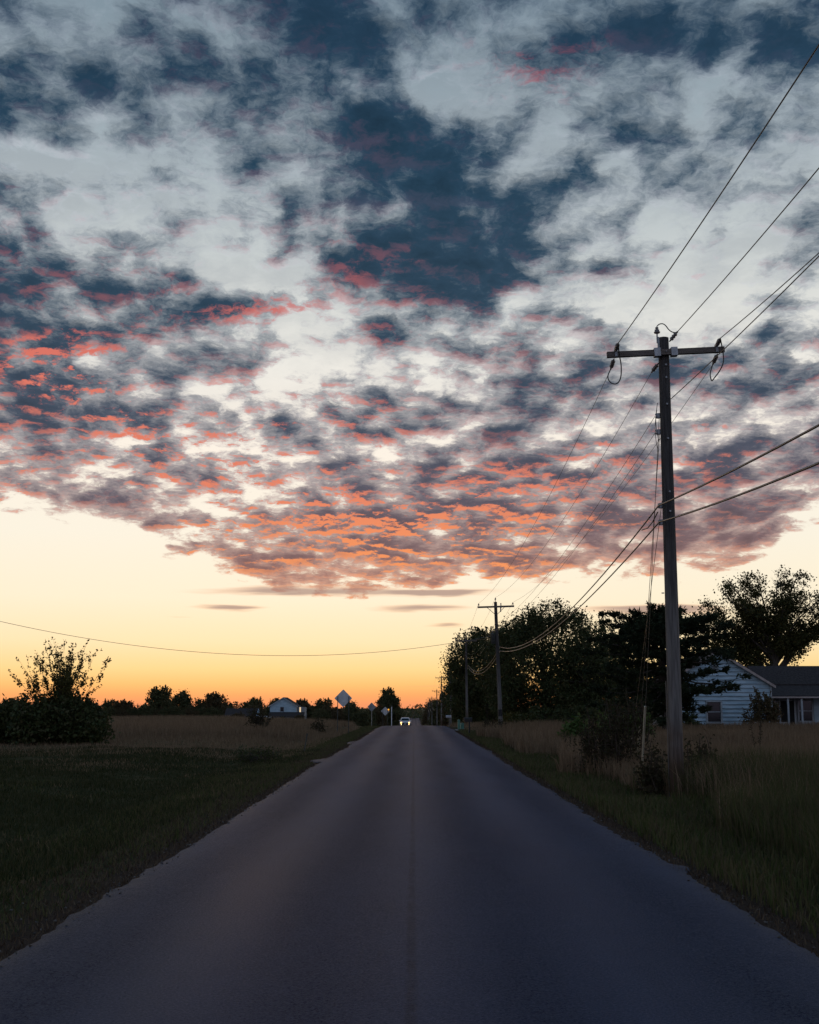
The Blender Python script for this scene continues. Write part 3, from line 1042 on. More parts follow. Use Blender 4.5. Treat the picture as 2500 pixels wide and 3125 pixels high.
# guy wires with plastic guards
for zt, (ax_, ay_), gl, lab in ((7.80, (5.36, 28.85), 2.1, 'guy wire with the nearest and tallest pale guard beside the pole'),
                               (7.45, (6.05, 33.2), 2.05, 'guy wire with the middle pale guard behind the brown shrub'),
                               (5.95, (6.45, 36.8), 1.95, 'guy wire with the farthest and shortest pale guard behind the shrub')):
    base = Vector((ax_, ay_, g0(ax_, ay_)))
    r = empty('guy_wire', base)
    tag(r, lab, 'guy wire', 'guy wires of the near pole')
    t0 = W1((-0.10 + TX * zt / PH, 0.10, zt)) - base
    MB().tube([(0, 0, -0.15), t0], 0.006, 6).build('strand', M['wire'], r)
    d = t0.normalized()
    MB().tube([d * 0.02, d * gl], 0.026, 8).build('guard', M['guard'], r)
    MB().tube([(0, 0, -0.2), d * 0.25], 0.016, 6).build('anchor_rod', M['steel'], r)

# ================================================================== road signs seen from behind
def diamond(name, x, y, zc, side, rz, label, posts=(-0.35, 0.35), mat='sign_back', post='post_metal', post_r=0.03, post_len=None):
    zg = g0(x, y)
    r = empty(name, (x, y, zg), rz)
    h = side / math.sqrt(2)
    z = zc - zg
    c = 0.022
    out = [(-h + c, -c), (-c, -h + c), (c, -h + c), (h - c, -c), (h - c, c), (c, h - c), (-c, h - c), (-h + c, c)]
    MB().prism([(a, z + b) for a, b in out], 'y', 0.036, 0.042).build('sign_plate', M[mat], r)
    MB().prism([(a * 0.97, z + b * 0.97) for a, b in out], 'y', 0.0422, 0.0445).build('sign_face', M['sign_face'], r)
    for px_ in posts:
        top = z + (h - abs(px_)) * 0.55 if len(posts) > 1 else z + 0.25
        MB().box((px_, 0.0, (top - 0.4) / 2), (post_r * 1.6, post_r * 2.0, top + 0.4)).build('post', M[post], r)
        for b in (-0.12, 0.12):
            MB().tube([(px_, -0.045, z + b * 0.6), (px_, 0.036, z + b * 0.6)], 0.014, 6).build('bolt', M['steel'], r)
    return tag(r, label, 'road sign', 'road signs seen from behind')


diamond('road_sign', -4.48, 76.5, 2.16, 0.80, 0.05, 'large diamond road sign seen from behind on two dark posts')
diamond('road_sign', -3.95, 113.0, 1.58, 0.60, 0.35, 'dim grey diamond sign on a single thin post left of the amber lamp', posts=(0.0,), mat='galv', post='galv', post_r=0.022)
s3 = diamond('road_sign', -3.62, 152.0, 1.02, 0.78, -0.04, 'small pale diamond sign with an amber reflector by the white marker post', posts=(-0.3, 0.3))
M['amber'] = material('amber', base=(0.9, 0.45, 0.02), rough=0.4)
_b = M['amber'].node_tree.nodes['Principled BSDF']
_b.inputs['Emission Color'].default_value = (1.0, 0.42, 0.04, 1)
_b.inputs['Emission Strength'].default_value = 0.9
zz = 1.02 - g0(-3.62, 152.0)
MB().lathe((0.42, -0.06, zz + 0.10), [(0.05, 0), (0.09, 0.02), (0.10, 0.09), (0.09, 0.16), (0.04, 0.19)], 12).build('amber_lamp', M['amber'], s3)
# white marker post beyond the crest
mp = empty('marker_post', (-3.35, 181.0, g0(-3.35, 181.0)))
tag(mp, 'slender white marker post standing at the crest beside the car', 'marker post')
MB().tube([(0, 0, -0.4), (0, 0, 3.0)], 0.06, 10).build('post', M['white_paint'], mp)
MB().lathe((0, 0, 3.0), [(0.064, 0), (0.07, 0.05), (0.07, 0.18), (0.03, 0.22)], 10).build('cap', M['post_metal'], mp)
# leaning stake by the lawn
st_ = empty('fence_stake', (-4.25, 47.0, g0(-4.25, 47.0)))
st_.rotation_euler = (0.03, 0.16, 0)
tag(st_, 'short dark stake leaning at the edge of the lawn', 'stake')
MB().tube([(0, 0, -0.3), (0, 0, 0.72)], 0.026, 6).build('rod', M['post_metal'], st_)
MB().box((0, 0, 0.68), (0.06, 0.02, 0.10)).build('tab', M['post_metal'], st_)

# ================================================================== mailboxes and pedestals
def mailbox(x, y, mat, label, rz=0.0, h=0.95, post='old_post'):
    r = empty('mailbox', (x, y, g0(x, y)), rz)
    prof = [(-0.10, 0.0)] + [(-0.10 * math.cos(a), 0.12 + 0.10 * math.sin(a)) for a in np.linspace(0, math.pi, 9)] + [(0.10, 0.0)]
    b = MB().prism([(p, q + h) for p, q in prof], 'x', -0.26, 0.24).build('box', M[mat], r)
    MB().prism([(p * 1.05, q * 1.03 + h - 0.003) for p, q in prof], 'x', -0.275, -0.255).build('door', M[mat], b)
    MB().box((0.05, -0.112, h + 0.17), (0.03, 0.008, 0.16)).build('flag', M['post_metal'], b)
    MB().box((0, 0, h - 0.03), (0.46, 0.14, 0.055)).build('platform', M[post], r)
    MB().box((0.06, 0, (h - 0.06) / 2 - 0.2), (0.09, 0.09, h - 0.06 + 0.4)).build('post', M[post], r)
    return tag(r, label, 'mailbox', 'roadside mailboxes')


mailbox(3.42, 76.5, 'black_paint', 'black mailbox on a dark post at the right edge of the road', 0.06, 0.82, 'black_paint')
mailbox(3.35, 117.0, 'mailbox_grey', 'grey mailbox farther along the right edge of the road', -0.1, 0.86)
for x, y, w, h, lab in ((3.56, 96.5, 0.17, 0.66, 'taller of two green utility pedestals beside the road'), (3.88, 98.0, 0.26, 0.42, 'shorter wider green utility pedestal beside the road')):
    r = empty('utility_pedestal', (x, y, g0(x, y)), 0.2)
    MB().box((0, 0, h / 2 - 0.1), (w, w, h + 0.2)).build('body', M['pedestal'], r)
    MB().prism([(-w * .56, h), (w * .56, h), (w * .56, h + .04), (0, h + .085), (-w * .56, h + .04)], 'y', -w * .56, w * .56).build('lid', M['pedestal'], r)
    tag(r, lab, 'pedestal', 'green utility pedestals')

# ================================================================== oncoming car
M['car_paint'] = material('car_paint', base=(0.55, 0.57, 0.60), rough=0.28, spec=0.6)
M['tyre'] = material('tyre', base=(0.015, 0.015, 0.015), rough=0.85)
M['headlamp'] = material('headlamp', base=(0.9, 0.8, 0.6), rough=0.2)
_b = M['headlamp'].node_tree.nodes['Principled BSDF']
_b.inputs['Emission Color'].default_value = (1.0, 0.50, 0.10, 1)
_b.inputs['Emission Strength'].default_value = 9.0
M['fog'] = material('fog', base=(0.9, 0.8, 0.6), rough=0.2)
_b = M['fog'].node_tree.nodes['Principled BSDF']
_b.inputs['Emission Color'].default_value = (1.0, 0.60, 0.22, 1)
_b.inputs['Emission Strength'].default_value = 7.0
CX, CY = -1.52, 208.0
car = empty('car', (CX, CY, float(road_z(CY)) + 0.02))
tag(car, 'oncoming pale car with glowing headlights at the crest of the road', 'car')


def loft(mb, secs, smooth=True):
    """skin a row of closed cross-sections"""
    n = len(secs[0]); vs = [p for s in secs for p in s]
    fs = [(i * n + k, i * n + (k + 1) % n, (i + 1) * n + (k + 1) % n, (i + 1) * n + k) for i in range(len(secs) - 1) for k in range(n)]
    mb.add(vs, fs, smooth)
    mb.add(secs[0], [tuple(range(n))[::-1]]); mb.add(secs[-1], [tuple(range(n))])
    return mb


def rsec(y, hw, z0, z1, top=0.9, c=0.12):
    """rounded body section at station y (front is -y, towards the viewer)"""
    return [(-hw * .93, y, z0), (hw * .93, y, z0), (hw, y, z0 + c), (hw, y, z1 - c), (hw * top, y, z1), (-hw * top, y, z1), (-hw, y, z1 - c), (-hw, y, z0 + c)]


body = loft(MB(), [rsec(-2.25, .70, .34, .70), rsec(-2.18, .82, .28, .80), rsec(-1.9, .90, .24, .90), rsec(-1.1, .92, .24, 1.00, .92), rsec(0, .93, .24, 1.02, .95), rsec(1.3, .93, .24, 1.03, .95), rsec(2.1, .88, .28, 1.0), rsec(2.3, .78, .36, .9)]).build('body', M['car_paint'], car)
cab = loft(MB(), [[(-.80, -.98, 1.0), (.80, -.98, 1.0), (.80, -.95, 1.02), (.78, -.93, 1.03), (-.78, -.93, 1.03), (-.80, -.95, 1.02)],
                  [(-.82, -.2, 1.0), (.82, -.2, 1.0), (.72, -.2, 1.38), (.58, -.2, 1.52), (-.58, -.2, 1.52), (-.72, -.2, 1.38)],
                  [(-.82, .9, 1.0), (.82, .9, 1.0), (.72, .9, 1.42), (.58, .9, 1.56), (-.58, .9, 1.56), (-.72, .9, 1.42)],
                  [(-.80, 1.9, 1.0), (.80, 1.9, 1.0), (.70, 1.9, 1.2), (.56, 1.9, 1.3), (-.56, 1.9, 1.3), (-.70, 1.9, 1.2)]]).build('cabin', M['car_paint'], car)
MB().add([(-.70, -.93, 1.06), (.70, -.93, 1.06), (.57, -.30, 1.45), (-.57, -.30, 1.45)], [(0, 1, 2, 3)]).build('windshield', M['glass'], cab)
MB().box((0, -2.24, .60), (1.0, .06, .22)).box((0, -2.23, .38), (1.2, .06, .14)).build('grille', M['black_paint'], car)
MB().box((0, -2.285, .50), (.32, .02, .13)).build('number_plate', M['white_paint'], car)
for s in (-1, 1):
    MB().lathe((s * .66, -2.12, .70), [(.06, .0), (.11, .02), (.115, .10), (.07, .14)], 14, Vector((0, -1, 0))).build('headlight', M['headlamp'], car)
    MB().lathe((s * .64, -2.16, .40), [(.03, .0), (.055, .02), (.055, .09), (.03, .11)], 10, Vector((0, -1, 0))).build('fog_lamp', M['fog'], car)
    MB().lathe((s * .98, -.72, 1.05), [(.03, -.06), (.07, -.04), (.08, .03), (.04, .07)], 10, Vector((0, -1, 0))).build('mirror', M['car_paint'], car)
    MB().add([(s * .835, -.3, 1.06), (s * .835, 1.2, 1.06), (s * .735, 1.0, 1.40), (s * .735, -.1, 1.38)], [(0, 1, 2, 3)]).build('side_window', M['glass'], cab)
    for yy in (-1.4, 1.4):
        t = MB().lathe((s * .90 - .11, yy, .33), [(.20, 0), (.32, .01), (.335, .05), (.335, .17), (.32, .21), (.20, .22)], 18, Vector((1, 0, 0))).build('wheel', M['tyre'], car)
        MB().lathe((s * .90 - .115, yy, .33), [(.05, 0), (.19, .01), (.20, .115), (.19, .22), (.05, .23)], 14, Vector((1, 0, 0))).build('rim', M['galv'], t)

# ================================================================== white farmhouse on the right
HX, HY = 19.55, 78.0                       # middle of the gable wall
house = empty('farmhouse', (HX, HY, g0(HX, HY) - 0.05))
tag(house, 'old white clapboard farmhouse with gable front and dark porch wing', 'house')
HW, HE, HP, HD = 3.40, 3.15, 5.38, 7.0     # half width, eave, peak, depth
# core walls a little behind the boards
MB().prism([(-HW, -0.4), (HW, -0.4), (HW, HE), (0, HP - 0.12), (-HW, HE)], 'y', 0.05, HD).build('wall', M['grey_wall'], house)
slope = (HP - 0.12 - HE) / HW
step = 0.262
z = 0.05
WINX, WINW, WZ0, WZ1 = -0.25, 0.95, 0.75, 2.05
while z < HP - 0.25:
    zt = z + step
    def halfw(q):
        return HW + 0.02 if q <= HE else max(0.0, (HP - 0.12 - q) / slope)
    a, b = halfw(z), halfw(zt - 0.004)
    spans = [(-a, a, -b, b)]
    if zt > WZ0 - 0.08 and z < WZ1 + 0.08:
        spans = [(-a, WINX - WINW / 2 - 0.06, -b, WINX - WINW / 2 - 0.06), (WINX + WINW / 2 + 0.06, a, WINX + WINW / 2 + 0.06, b)]
    for (l0, r0, l1, r1) in spans:
        # lower lip stands proud, the head tucks under the board above
        yb, yt = -0.050 - random.uniform(0, .012), 0.036
        dz = random.uniform(-0.006, 0.006)
        vs = [(l0, 0.05, z), (r0, 0.05, z), (r0, yb, z + dz), (l0, yb, z - dz), (l1, 0.05, zt), (r1, 0.05, zt), (r1, yt, zt), (l1, yt, zt)]
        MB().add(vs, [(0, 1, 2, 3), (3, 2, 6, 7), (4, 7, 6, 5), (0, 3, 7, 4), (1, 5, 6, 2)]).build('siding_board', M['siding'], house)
    z += step
for s in (-1, 1):
    MB().box((s * (HW + 0.06), -0.015, HE / 2), (0.09, 0.16, HE)).build('corner_board', M['trim'], house)
win = MB().box((WINX, 0.035, (WZ0 + WZ1) / 2), (WINW - 0.1, 0.02, WZ1 - WZ0 - 0.1)).build('window', M['glass'], house)
for dx, w, zz_, hh in ((-WINW / 2, 0.10, (WZ0 + WZ1) / 2, WZ1 - WZ0 + .1), (WINW / 2, 0.10, (WZ0 + WZ1) / 2, WZ1 - WZ0 + .1)):
    MB().box((WINX + dx, -0.03, zz_), (w, 0.11, hh)).build('window_frame', M['trim'], win)
MB().box((WINX, -0.034, WZ1 + .03), (WINW + .1, 0.12, 0.10)).build('window_frame', M['trim'], win)
MB().box((WINX, -0.06, WZ0 - .06), (WINW + .22, 0.18, 0.06)).build('sill', M['trim'], win)
MB().box((WINX, 0.015, (WZ0 + WZ1) / 2), (WINW - .1, 0.03, 0.05)).build('sash_rail', M['trim'], win)
vent = MB().box((-0.1, -0.03, 4.25), (0.42, 0.10, 0.5)).build('gable_vent', M['dark_room'], house)
for i in range(5):
    MB().box((-0.1, -0.09, 4.05 + i * 0.1), (0.40, 0.03, 0.035)).build('louvre', M['trim'], vent)
# roof planes and rake boards
ov, th = 0.32, 0.12
for s in (-1, 1):
    x1 = s * (HW + ov); z1 = HE - ov * slope
    rf = MB().prism([(0, HP + 0.02), (x1, z1 + 0.14), (x1, z1 + 0.02), (0, HP - 0.10)], 'y', -0.28, HD + 0.28).build('roof', M['shingle'], house)
    MB().prism([(0, HP - 0.005), (x1, z1 + 0.115), (x1, z1 - 0.06), (0, HP - 0.19)], 'y', -0.315, -0.283).build('rake_board', M['rake'], rf)
# porch wing to the right
WX0, WX1 = HW + 0.05, HW + 9.0
WY = 2.0                                   # wing front stands back from the gable
wz_r, wz_k, wz_e = 4.50, 3.22, 2.42        # ridge, kink, eave
MB().prism([(WY + 1.6, -0.4), (HD - 0.2, -0.4), (HD - 0.2, 2.9), (5.1, 4.25), (WY + 1.6, 2.5)], 'x', WX0, WX1).build('wing_wall', M['grey_wall'], house)
wr = MB().prism([(5.1, wz_r), (5.1, wz_r - .14), (WY + 1.35, wz_k - .12), (WY + 1.30, wz_k)], 'x', WX0 - 0.0, WX1 + 0.3).build('wing_roof', M['shingle'], house)
MB().prism([(5.1, wz_r - .002), (5.1, wz_r - .14), (HD + .3, 2.75), (HD + .3, 2.88)], 'x', WX0, WX1 + 0.3).build('roof_slope', M['shingle'], wr)
pr = MB().prism([(WY + 1.36, wz_k - .06), (WY + 1.36, wz_k - .17), (WY - .35, wz_e - .06), (WY - .35, wz_e + .03)], 'x', WX0, WX1 + 0.3).build('porch_roof', M['shingle'], house)
MB().box(((WX0 + WX1) / 2 + .1, WY - .33, wz_e - .08), (WX1 - WX0 - .2, 0.05, 0.10)).build('fascia', M['rake'], pr)
for px_ in (WX0 + 1.65, WX0 + 2.55, WX0 + 4.6, WX0 + 6.8):
    MB().box((px_, WY - .15, 1.15), (0.12, 0.12, 2.45)).build('porch_post', M['trim'], house)
for x0, x1, mt in ((WX0 + .0, WX0 + 1.55, 'trim'), (WX0 + 2.65, WX1, 'grey_wall')):
    MB().box(((x0 + x1) / 2, WY - .10, 0.30), (x1 - x0 - .02, 0.07, 0.75)).build('porch_rail_panel', M[mt], house)
    MB().box(((x0 + x1) / 2, WY - .12, 0.70), (x1 - x0, 0.14, 0.05)).build('porch_rail', M['trim'], house)
for i, (x0, x1) in enumerate(((WX0 + 0.45, WX0 + 1.45), (WX0 + 2.85, WX0 + 3.8))):
    w = MB().box(((x0 + x1) / 2, WY + 1.55, 1.45), (x1 - x0, 0.04, 1.35)).build('window', M['glass'], house)
    for xx in (x0, x1):
        MB().box((xx, WY + 1.53, 1.45), (0.09, 0.06, 1.5)).build('window_frame', M['trim'], w)
    for q in (0.76, 1.45, 2.14):
        MB().box(((x0 + x1) / 2, WY + 1.525, q), (x1 - x0, 0.05, 0.07)).build('window_frame', M['trim'], w)
MB().box((WX0 + 2.1, WY + 1.57, 1.05), (0.95, 0.05, 2.1)).build('door', M['dark_room'], house)
for xx in (WX0 + 1.60, WX0 + 2.62):
    MB().box((xx, WY + 1.54, 1.08), (0.10, 0.08, 2.25)).build('door_frame', M['trim'], house)
MB().box((WX0 + 4.45, WY + 1.56, 1.3), (1.1, 0.03, 2.0)).build('wall_panel', M['siding'], house)
MB().box(((WX0 + WX1) / 2, WY + .7, -0.1), (WX1 - WX0, 1.9, 0.25)).build('porch_floor', M['old_post'], house)

# ================================================================== far houses on the left
fh = empty('gabled_house', (-29.2, 270.0, g0(-29.2, 270) + .45))
zg = g0(-29.2, 270)
tag(fh, 'distant pale blue gabled house with one small dark window', 'house')
def za(zabs):
    return zabs - zg
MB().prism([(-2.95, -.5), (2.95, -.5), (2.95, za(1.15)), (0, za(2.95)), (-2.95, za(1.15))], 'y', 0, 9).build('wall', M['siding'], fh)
for s in (-1, 1):
    rf = MB().prism([(0, za(3.12)), (s * 3.3, za(1.10)), (s * 3.3, za(.97)), (0, za(2.97))], 'y', -.3, 9.3).build('roof', M['shingle'], fh)
    MB().prism([(0, za(3.11)), (s * 3.3, za(1.09)), (s * 3.3, za(.88)), (0, za(2.88))], 'y', -.34, -.305).build('rake_board', M['trim'], rf)
w = MB().box((-.25, -.02, za(.45)), (.75, .03, 1.0)).build('window', M['glass'], fh)
for dx in (-.42, .42):
    MB().box((-.25 + dx, -.03, za(.45)), (.09, .06, 1.15)).build('window_frame', M['trim'], w)
MB().prism([(-1.9, za(-1.15)), (-.01, za(-.15)), (-.01, za(-.30)), (-1.9, za(-1.28))], 'x', -3.1, 4.8).build('porch_roof', M['shingle'], fh)
for xx in (-3.0, -.9, 1.2, 3.3):
    MB().box((xx, -1.8, za(-1.25) / 2 - .3), (.14, .14, za(-1.25) + .6)).build('porch_post', M['trim'], fh)
MB().prism([(3.0, -.5), (4.6, -.5), (4.6, za(.9)), (3.0, za(1.0))], 'y', 1.5, 7).build('side_wing', M['grey_wall'], fh)
M['glint_pane'] = material('glint_pane', base=(0.8, 0.7, 0.5), rough=0.4)
_b = M['glint_pane'].node_tree.nodes['Principled BSDF']
_b.inputs['Emission Color'].default_value = (1.0, 0.68, 0.36, 1)
_b.inputs['Emission Strength'].default_value = 0.8  # emission stands in for bright sky reflected in the pane
MB().box((3.65, 1.47, za(.15)), (.30, .04, 1.5)).build('glint_window', M['glint_pane'], fh)

dh = empty('dark_roofed_house', (-37.8, 264.0, g0(-37.8, 264)))
zg = g0(-37.8, 264)
tag(dh, 'distant low house with broad dark roof and pale gable end', 'house')
MB().prism([(0, -.5), (7, -.5), (7, za(-.9)), (3.5, za(1.0)), (0, za(-.9))], 'x', -3.5, 3.5).build('wall', M['siding'], dh)
MB().prism([(3.5, za(1.12)), (3.5, za(.98)), (-.5, za(-1.2)), (-.5, za(-1.06))], 'x', -3.7, 3.3).build('roof', M['shingle'], dh)
MB().prism([(3.5, za(1.118)), (3.5, za(.98)), (7.5, za(-1.2)), (7.5, za(-1.06))], 'x', -3.7, 3.3).build('roof', M['shingle'], dh)
MB().box((1.2, -.02, za(-1.9)), (.9, .04, .9)).build('window', M['glass'], dh)

sh = empty('white_shed', (-31.2, 252.0, g0(-31.2, 252)))
zg = g0(-31.2, 252)
tag(sh, 'small white shed between the two distant houses', 'shed')
MB().box((0, 1.2, za(-.95) / 2 - .25), (2.4, 2.4, za(-.95) + .5)).build('wall', M['white_paint'], sh)
MB().prism([(-.15, za(-1.02)), (1.2, za(-.55)), (2.55, za(-1.02)), (2.55, za(-.92)), (1.2, za(-.45)), (-.15, za(-.92))], 'x', -1.35, 1.35).build('roof', M['white_paint'], sh)
MB().box((0, -.02, .8), (1.0, .04, 1.9)).build('door', M['grey_wall'], sh)

# ================================================================== trees
def cards(c, size, rng, stretch=1.5, up=0.0):
    """leaf-shaped faces with random bearings at points c"""
    n = len(c)
    a = rng.normal(0, 1, (n, 3)); a[:, 2] += up
    a /= np.linalg.norm(a, axis=1, keepdims=True)
    b = rng.normal(0, 1, (n, 3))
    b -= a * (a * b).sum(1, keepdims=True)
    b /= np.linalg.norm(b, axis=1, keepdims=True)
    s = (size * rng.uniform(0.6, 1.35, n))[:, None]
    v = np.stack([c - a * s * stretch * .5, c + b * s * .42, c + a * s * stretch * .5, c - b * s * .42], 1).reshape(-1, 3)
    f = np.arange(4 * n).reshape(n, 4)
    return v, f


def branch_tube(mb, p0, p1, r0, r1, rng, bend=0.12, n=5, sides=5):
    p0, p1 = np.array(p0, float), np.array(p1, float)
    L = np.linalg.norm(p1 - p0)
    o = rng.normal(0, bend * L, 3)
    pts = [tuple(p0 + (p1 - p0) * t + o * math.sin(t * math.pi) * .6 + rng.normal(0, 0.02 * L, 3) * (0 < t < 1)) for t in np.linspace(0, 1, n)]
    mb.tube(pts, [r0 + (r1 - r0) * t for t in np.linspace(0, 1, n)], sides, caps=False)
    return pts


def round_tree(seed, lobes, trunk_h, trunk_r, n_clump, per, clump_r, leaf, shoots=0, shell=0.45, flat=0.8, shoot_len=(0.6, 1.3), base=0.3, twigs=0, fork=0.35):
    """trunk with limbs to leaf clumps that fill the lobes; returns the wood and the leaves"""
    rng = np.random.default_rng(seed)
    L = np.array(lobes, float)
    vol = (L[:, 3] * L[:, 4] * L[:, 5]) ** 0.75
    pick = rng.choice(len(L), n_clump, p=vol / vol.sum())
    dirs = rng.normal(0, 1, (n_clump, 3)); dirs /= np.linalg.norm(dirs, axis=1, keepdims=True)
    rad = shell + (1 - shell) * rng.uniform(0, 1, n_clump) ** 0.6
    cl = L[pick, :3] + dirs * rad[:, None] * L[pick, 3:6]
    cl = cl[cl[:, 2] > base]
    wood = MB()
    top = L[:, 2].max()
    th = trunk_h
    tp = [(0, 0, -0.5)]
    for t in (0.2, 0.5, 0.8, 1.0):
        tp.append((rng.normal(0, .04) * th * t, rng.normal(0, .04) * th * t, th * t))
    wood.tube(tp, [trunk_r * 1.35, trunk_r, trunk_r * .9, trunk_r * .7, trunk_r * .45], 9)
    k = min(len(cl), 46)
    for c in cl[rng.permutation(len(cl))[:k]]:
        t = rng.uniform(fork, 1.0)
        p0 = (tp[2][0] * t, tp[2][1] * t, th * t)
        if c[2] < p0[2] - 0.2:
            p0 = (0, 0, max(0.3, c[2] * 0.6))
        branch_tube(wood, p0, c, trunk_r * rng.uniform(.22, .42), 0.012, rng)
    pts = []
    for c in cl:
        n = max(6, int(per * rng.uniform(.5, 1.5)))
        q = rng.normal(0, 1, (n, 3)) * np.array([1, 1, flat]) * clump_r * rng.uniform(.6, 1.25) * .55
        pts.append(c + q)
    # upright leafy shoots on the crown's top
    if shoots:
        order = np.argsort(-(cl[:, 2] + rng.normal(0, .5, len(cl))))[:shoots]
        for c in cl[order]:
            ln = rng.uniform(*shoot_len)
            tip = c + np.array([rng.normal(0, .18), rng.normal(0, .18), 1.0]) * ln
            wood.tube([tuple(c), tuple(tip)], [0.015, 0.006], 4, caps=False)
            m = int(52 * ln)
            tt = rng.uniform(0, 1, m)[:, None]
            pts.append(c + (tip - c) * tt + rng.normal(0, .10, (m, 3)) * (1.15 - tt * .7))
    if twigs:
        order = np.argsort(-cl[:, 2])[:twigs]
        for c in cl[order]:
            for _ in range(3):
                d_ = np.array([rng.normal(0, .35), rng.normal(0, .35), rng.uniform(.5, 1)])
                wood.tube([tuple(c), tuple(c + d_ * .5), tuple(c + d_ + rng.normal(0, .1, 3))], [0.018, 0.012, 0.005], 4, caps=False)
    pts = np.concatenate(pts)
    pts = pts[pts[:, 2] > 0.02]
    v, f = cards(pts, leaf, rng)
    return wood, v, f


def tree_obj(name, x, y, wood, v, f, leafmat, label, cat='tree', group=None, rz=0.0, scale=1.0, z=None, barkmat='bark', parts=('trunk', 'crown')):
    r = empty(name, (x, y, (g0(x, y) if z is None else z)), rz)
    r.scale = (scale,) * 3
    wood.build(parts[0], M[barkmat], r)
    link(parts[1], np_mesh(parts[1], v, f, M[leafmat]), r)
    return tag(r, label, cat, group)


# --- round dark roadside trees behind the second pole
tree_obj('roadside_tree', 10.9, 101.0, *round_tree(21, [(0, 0, 5.0, 4.9, 4.6, 4.6), (1.0, 0, 7.6, 3.3, 3, 2.6), (-2.4, 0, 4.6, 3.0, 3, 3.4), (3.4, 0, 3.2, 2.8, 3, 3.0), (0, -1, 2.4, 4.6, 3.5, 2.3)], 5.5, .30, 640, 95, .85, 0.13, shoots=110, shoot_len=(.25, .8), base=.25, shell=.62), 'leaf_dark', 'big rounded dark tree with upright shoots behind the transformer pole')
tree_obj('roadside_tree', 8.2, 134.0, *round_tree(22, [(0, 0, 4.8, 3.6, 3.6, 4.6), (-2.0, 0, 5.2, 2.2, 2.4, 3.4), (1.5, 0, 6.4, 2.6, 2.6, 3.0), (-.5, 0, 2.2, 3.8, 3, 2.2)], 5.5, .28, 440, 80, .85, 0.15, shoots=90, shoot_len=(.3, 1.0), base=.2, shell=.55), 'leaf_dark', 'ragged dark tree whose left boughs reach towards the road behind the second crossarm', scale=1.14)
tree_obj('roadside_tree', 14.3, 96.0, *round_tree(23, [(0, 0, 4.6, 2.5, 2.5, 3.8), (1.6, 0, 4.0, 2.2, 2.2, 3.4), (-1.2, 0, 3.4, 2.4, 2.2, 3.2), (0, -.5, 1.8, 3.2, 2.4, 1.8)], 5.0, .22, 260, 64, .75, 0.125, shoots=130, shoot_len=(.8, 1.8), base=.2, shell=.5), 'leaf_dark', 'loose dark tree with tall leafy shoots between round tree and cedar')
tree_obj('roadside_tree', 7.4, 178.0, *round_tree(24, [(0, 0, 4.4, 3.0, 3, 4.0), (-.6, 0, 7.4, 2.0, 2, 2.4)], 6, .25, 200, 60, .9, 0.18, shoots=30), 'leaf_dark', 'dark tree beside the poles past the ragged roadside tree')
tree_obj('roadside_tree', 13.7, 73.0, *round_tree(25, [(0, 0, 3.6, 1.9, 1.8, 3.0), (-.6, 0, 2.0, 2.2, 1.8, 1.8)], 4.6, .18, 170, 60, .7, .12, shoots=40), 'leaf_dark', 'dark tree behind the cedar, hiding the left end of the farmhouse')
# low undergrowth beneath them
for i, (x, y, w_, h_, lab) in enumerate(((10.0, 93.0, 2.4, 1.5, 'low dark bush under the rounded roadside tree'), (12.6, 90.5, 2.0, 1.9, 'rounded dark bush to the right under the roadside tree'), (7.9, 93.5, 1.2, 0.9, 'small yellowish bush at the foot of the roadside trees'), (15.2, 86.0, 1.8, 1.2, 'dark bush below the loose tree with leafy shoots'))):
    tree_obj('bush', x, y, *round_tree(40 + i, [(0, 0, h_ * .5, w_, w_ * .8, h_ * .55), (w_ * .4, 0, h_ * .4, w_ * .7, w_ * .6, h_ * .4)], h_ * .7, .06, 70, 42, .45, 0.15, shoots=12, shoot_len=(.2, .5), base=.05), 'leaf_yellow' if i == 2 else 'leaf_dark', lab, 'bush', parts=('stem', 'foliage'))

